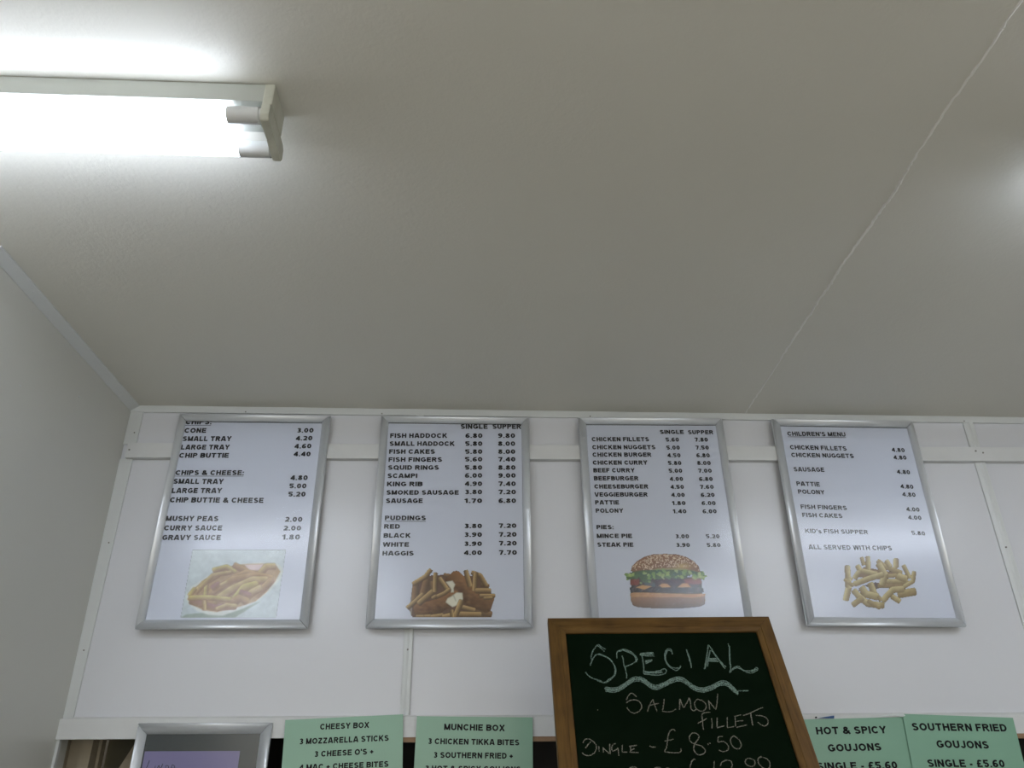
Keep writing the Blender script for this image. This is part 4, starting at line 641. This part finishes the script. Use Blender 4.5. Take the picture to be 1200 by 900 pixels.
# ------------------------------------------------------------------ chalkboard
def basis(yaw, tilt, roll):
    ex = Vector((math.cos(yaw), math.sin(yaw), 0)); ny = Vector((-math.sin(yaw), math.cos(yaw), 0)); ez = Vector((0, 0, 1))*math.cos(tilt)+ny*math.sin(tilt)
    return ex*math.cos(roll)+ez*math.sin(roll), -ex*math.sin(roll)+ez*math.cos(roll)
BW, BL, BF = .5127, .80, .0385
ex, ez = basis(-.0207, .4477, .0053)
g = empty('chalkboard', (.4306, -.38, 1.8456), ex, ez); tag(g, 'green-black chalkboard in a brown wooden frame chalked SPECIAL, leaning back before the menus', 'chalkboard')
def wood_rail(L, ang, cx, cz, k, w=BF):
    prof = [(0, .020), (0, .0015), (.0015, 0), (w*.66, 0), (w*.70, .0016), (w*.96, .0030), (w, .0045), (w, .0120)]
    bm = bmesh.new(); A = []; B = []
    for d, y in prof:
        A.append(bm.verts.new((-L/2+d+.0003, y, -d))); B.append(bm.verts.new((L/2-d-.0003, y, -d)))
    n = len(prof)
    for i in range(n-1): bm.faces.new((A[i], B[i], B[i+1], A[i+1]))
    bm.faces.new(A); bm.faces.new(B[::-1]); bm.faces.new((A[-1], B[-1], B[0], A[0])); bmesh.ops.recalc_face_normals(bm, faces=bm.faces[:])
    bmesh.ops.rotate(bm, verts=bm.verts[:], matrix=Matrix.Rotation(ang, 3, 'Y')); bmesh.ops.translate(bm, verts=bm.verts[:], vec=(cx, 0, cz))
    bmobj('frame_side', bm, [k], g)
wood_rail(BW, 0, 0, 0, 'wood_x'); wood_rail(BW, math.pi, 0, -BL, 'wood_x')
wood_rail(BL, math.pi/2, BW/2, -BL/2, 'wood_z'); wood_rail(BL, -math.pi/2, -BW/2, -BL/2, 'wood_z')
bp = box('writing_panel', -BW/2+.03, BW/2-.03, .0080, .0130, -BL+.03, -.03, ['board'], g)
# chalk lies just proud of the panel
NT = len(TEAL)-6
for S, w, yy, k, lab in ((TEAL[:NT], .0023, .00765, 'chalk_teal', 'teal chalk word SPECIAL'), (TEAL[NT:], .0023, .00765, 'chalk_teal', 'teal chalk wavy underline'),
        (GREY[0:7]+GREY[28:36], .0019, .00775, 'chalk_grey', 'grey chalk word SALMON'), (GREY[36:50], .0019, .00775, 'chalk_grey', 'grey chalk word FILLETS'),
        (GREY[7:23], .0019, .00775, 'chalk_grey', 'grey chalk word SINGLE'), (GREY[23:27]+GREY[50:57], .0019, .00775, 'chalk_grey', 'grey chalk price 8.50 with a pound sign'), (GREY[27:28], .0019, .00775, 'chalk_grey', 'tiny chalk speck left of SALMON'), (GREY[64:], .0019, .00775, 'chalk_grey', 'grey chalk word at the bottom edge'), (GREY[57:64], .0019, .00775, 'chalk_grey', 'grey chalk price 12.00 with a pound sign')):
    strokes_obj('chalk_line', S, w, yy, k, bp, random.Random(len(S)), .0004)['label'] = lab
# rear prop of the board down to the counter
CT = 1.8456-BL*ez.z; cb = Vector((.4306, -.38, 1.8456))+ez*(-BL)
Mi = g.matrix_world.inverted()
for sx in (-.20, .20):
    bm = bmesh.new(); p0 = Vector((.4306+sx, -.385, 1.78)); p1 = Vector((.4306+sx, -.12, CT+.012))
    vs = add_cyl(bm, p0, p1, .012, seg=4); bmesh.ops.transform(bm, matrix=Mi, verts=bm.verts[:]); bmobj('prop_leg', bm, ['wood_z'], g)

# ------------------------------------------------------------------ serving counter under it (below the picture)
ct = empty('serving_counter', (.6, -.55, 0)); tag(ct, 'steel topped serving counter carrying the chalkboard in front of the hatch', 'counter')
zt = CT-.0125
box('worktop', -1.2, 1.9, -.36, .48, zt-.04, zt, ['steel'], ct, bev=.004)
box('front_panel', -1.15, 1.85, -.32, -.29, .08, zt-.04, ['counterfront'], ct)
box('plinth', -1.1, 1.8, -.28, .40, 0, .08, ['counterfront'], ct)
box('side_panel', -1.15, -1.12, -.29, .45, .08, zt-.04, ['counterfront'], ct)
box('side_panel', 1.82, 1.85, -.29, .45, .08, zt-.04, ['counterfront'], ct)
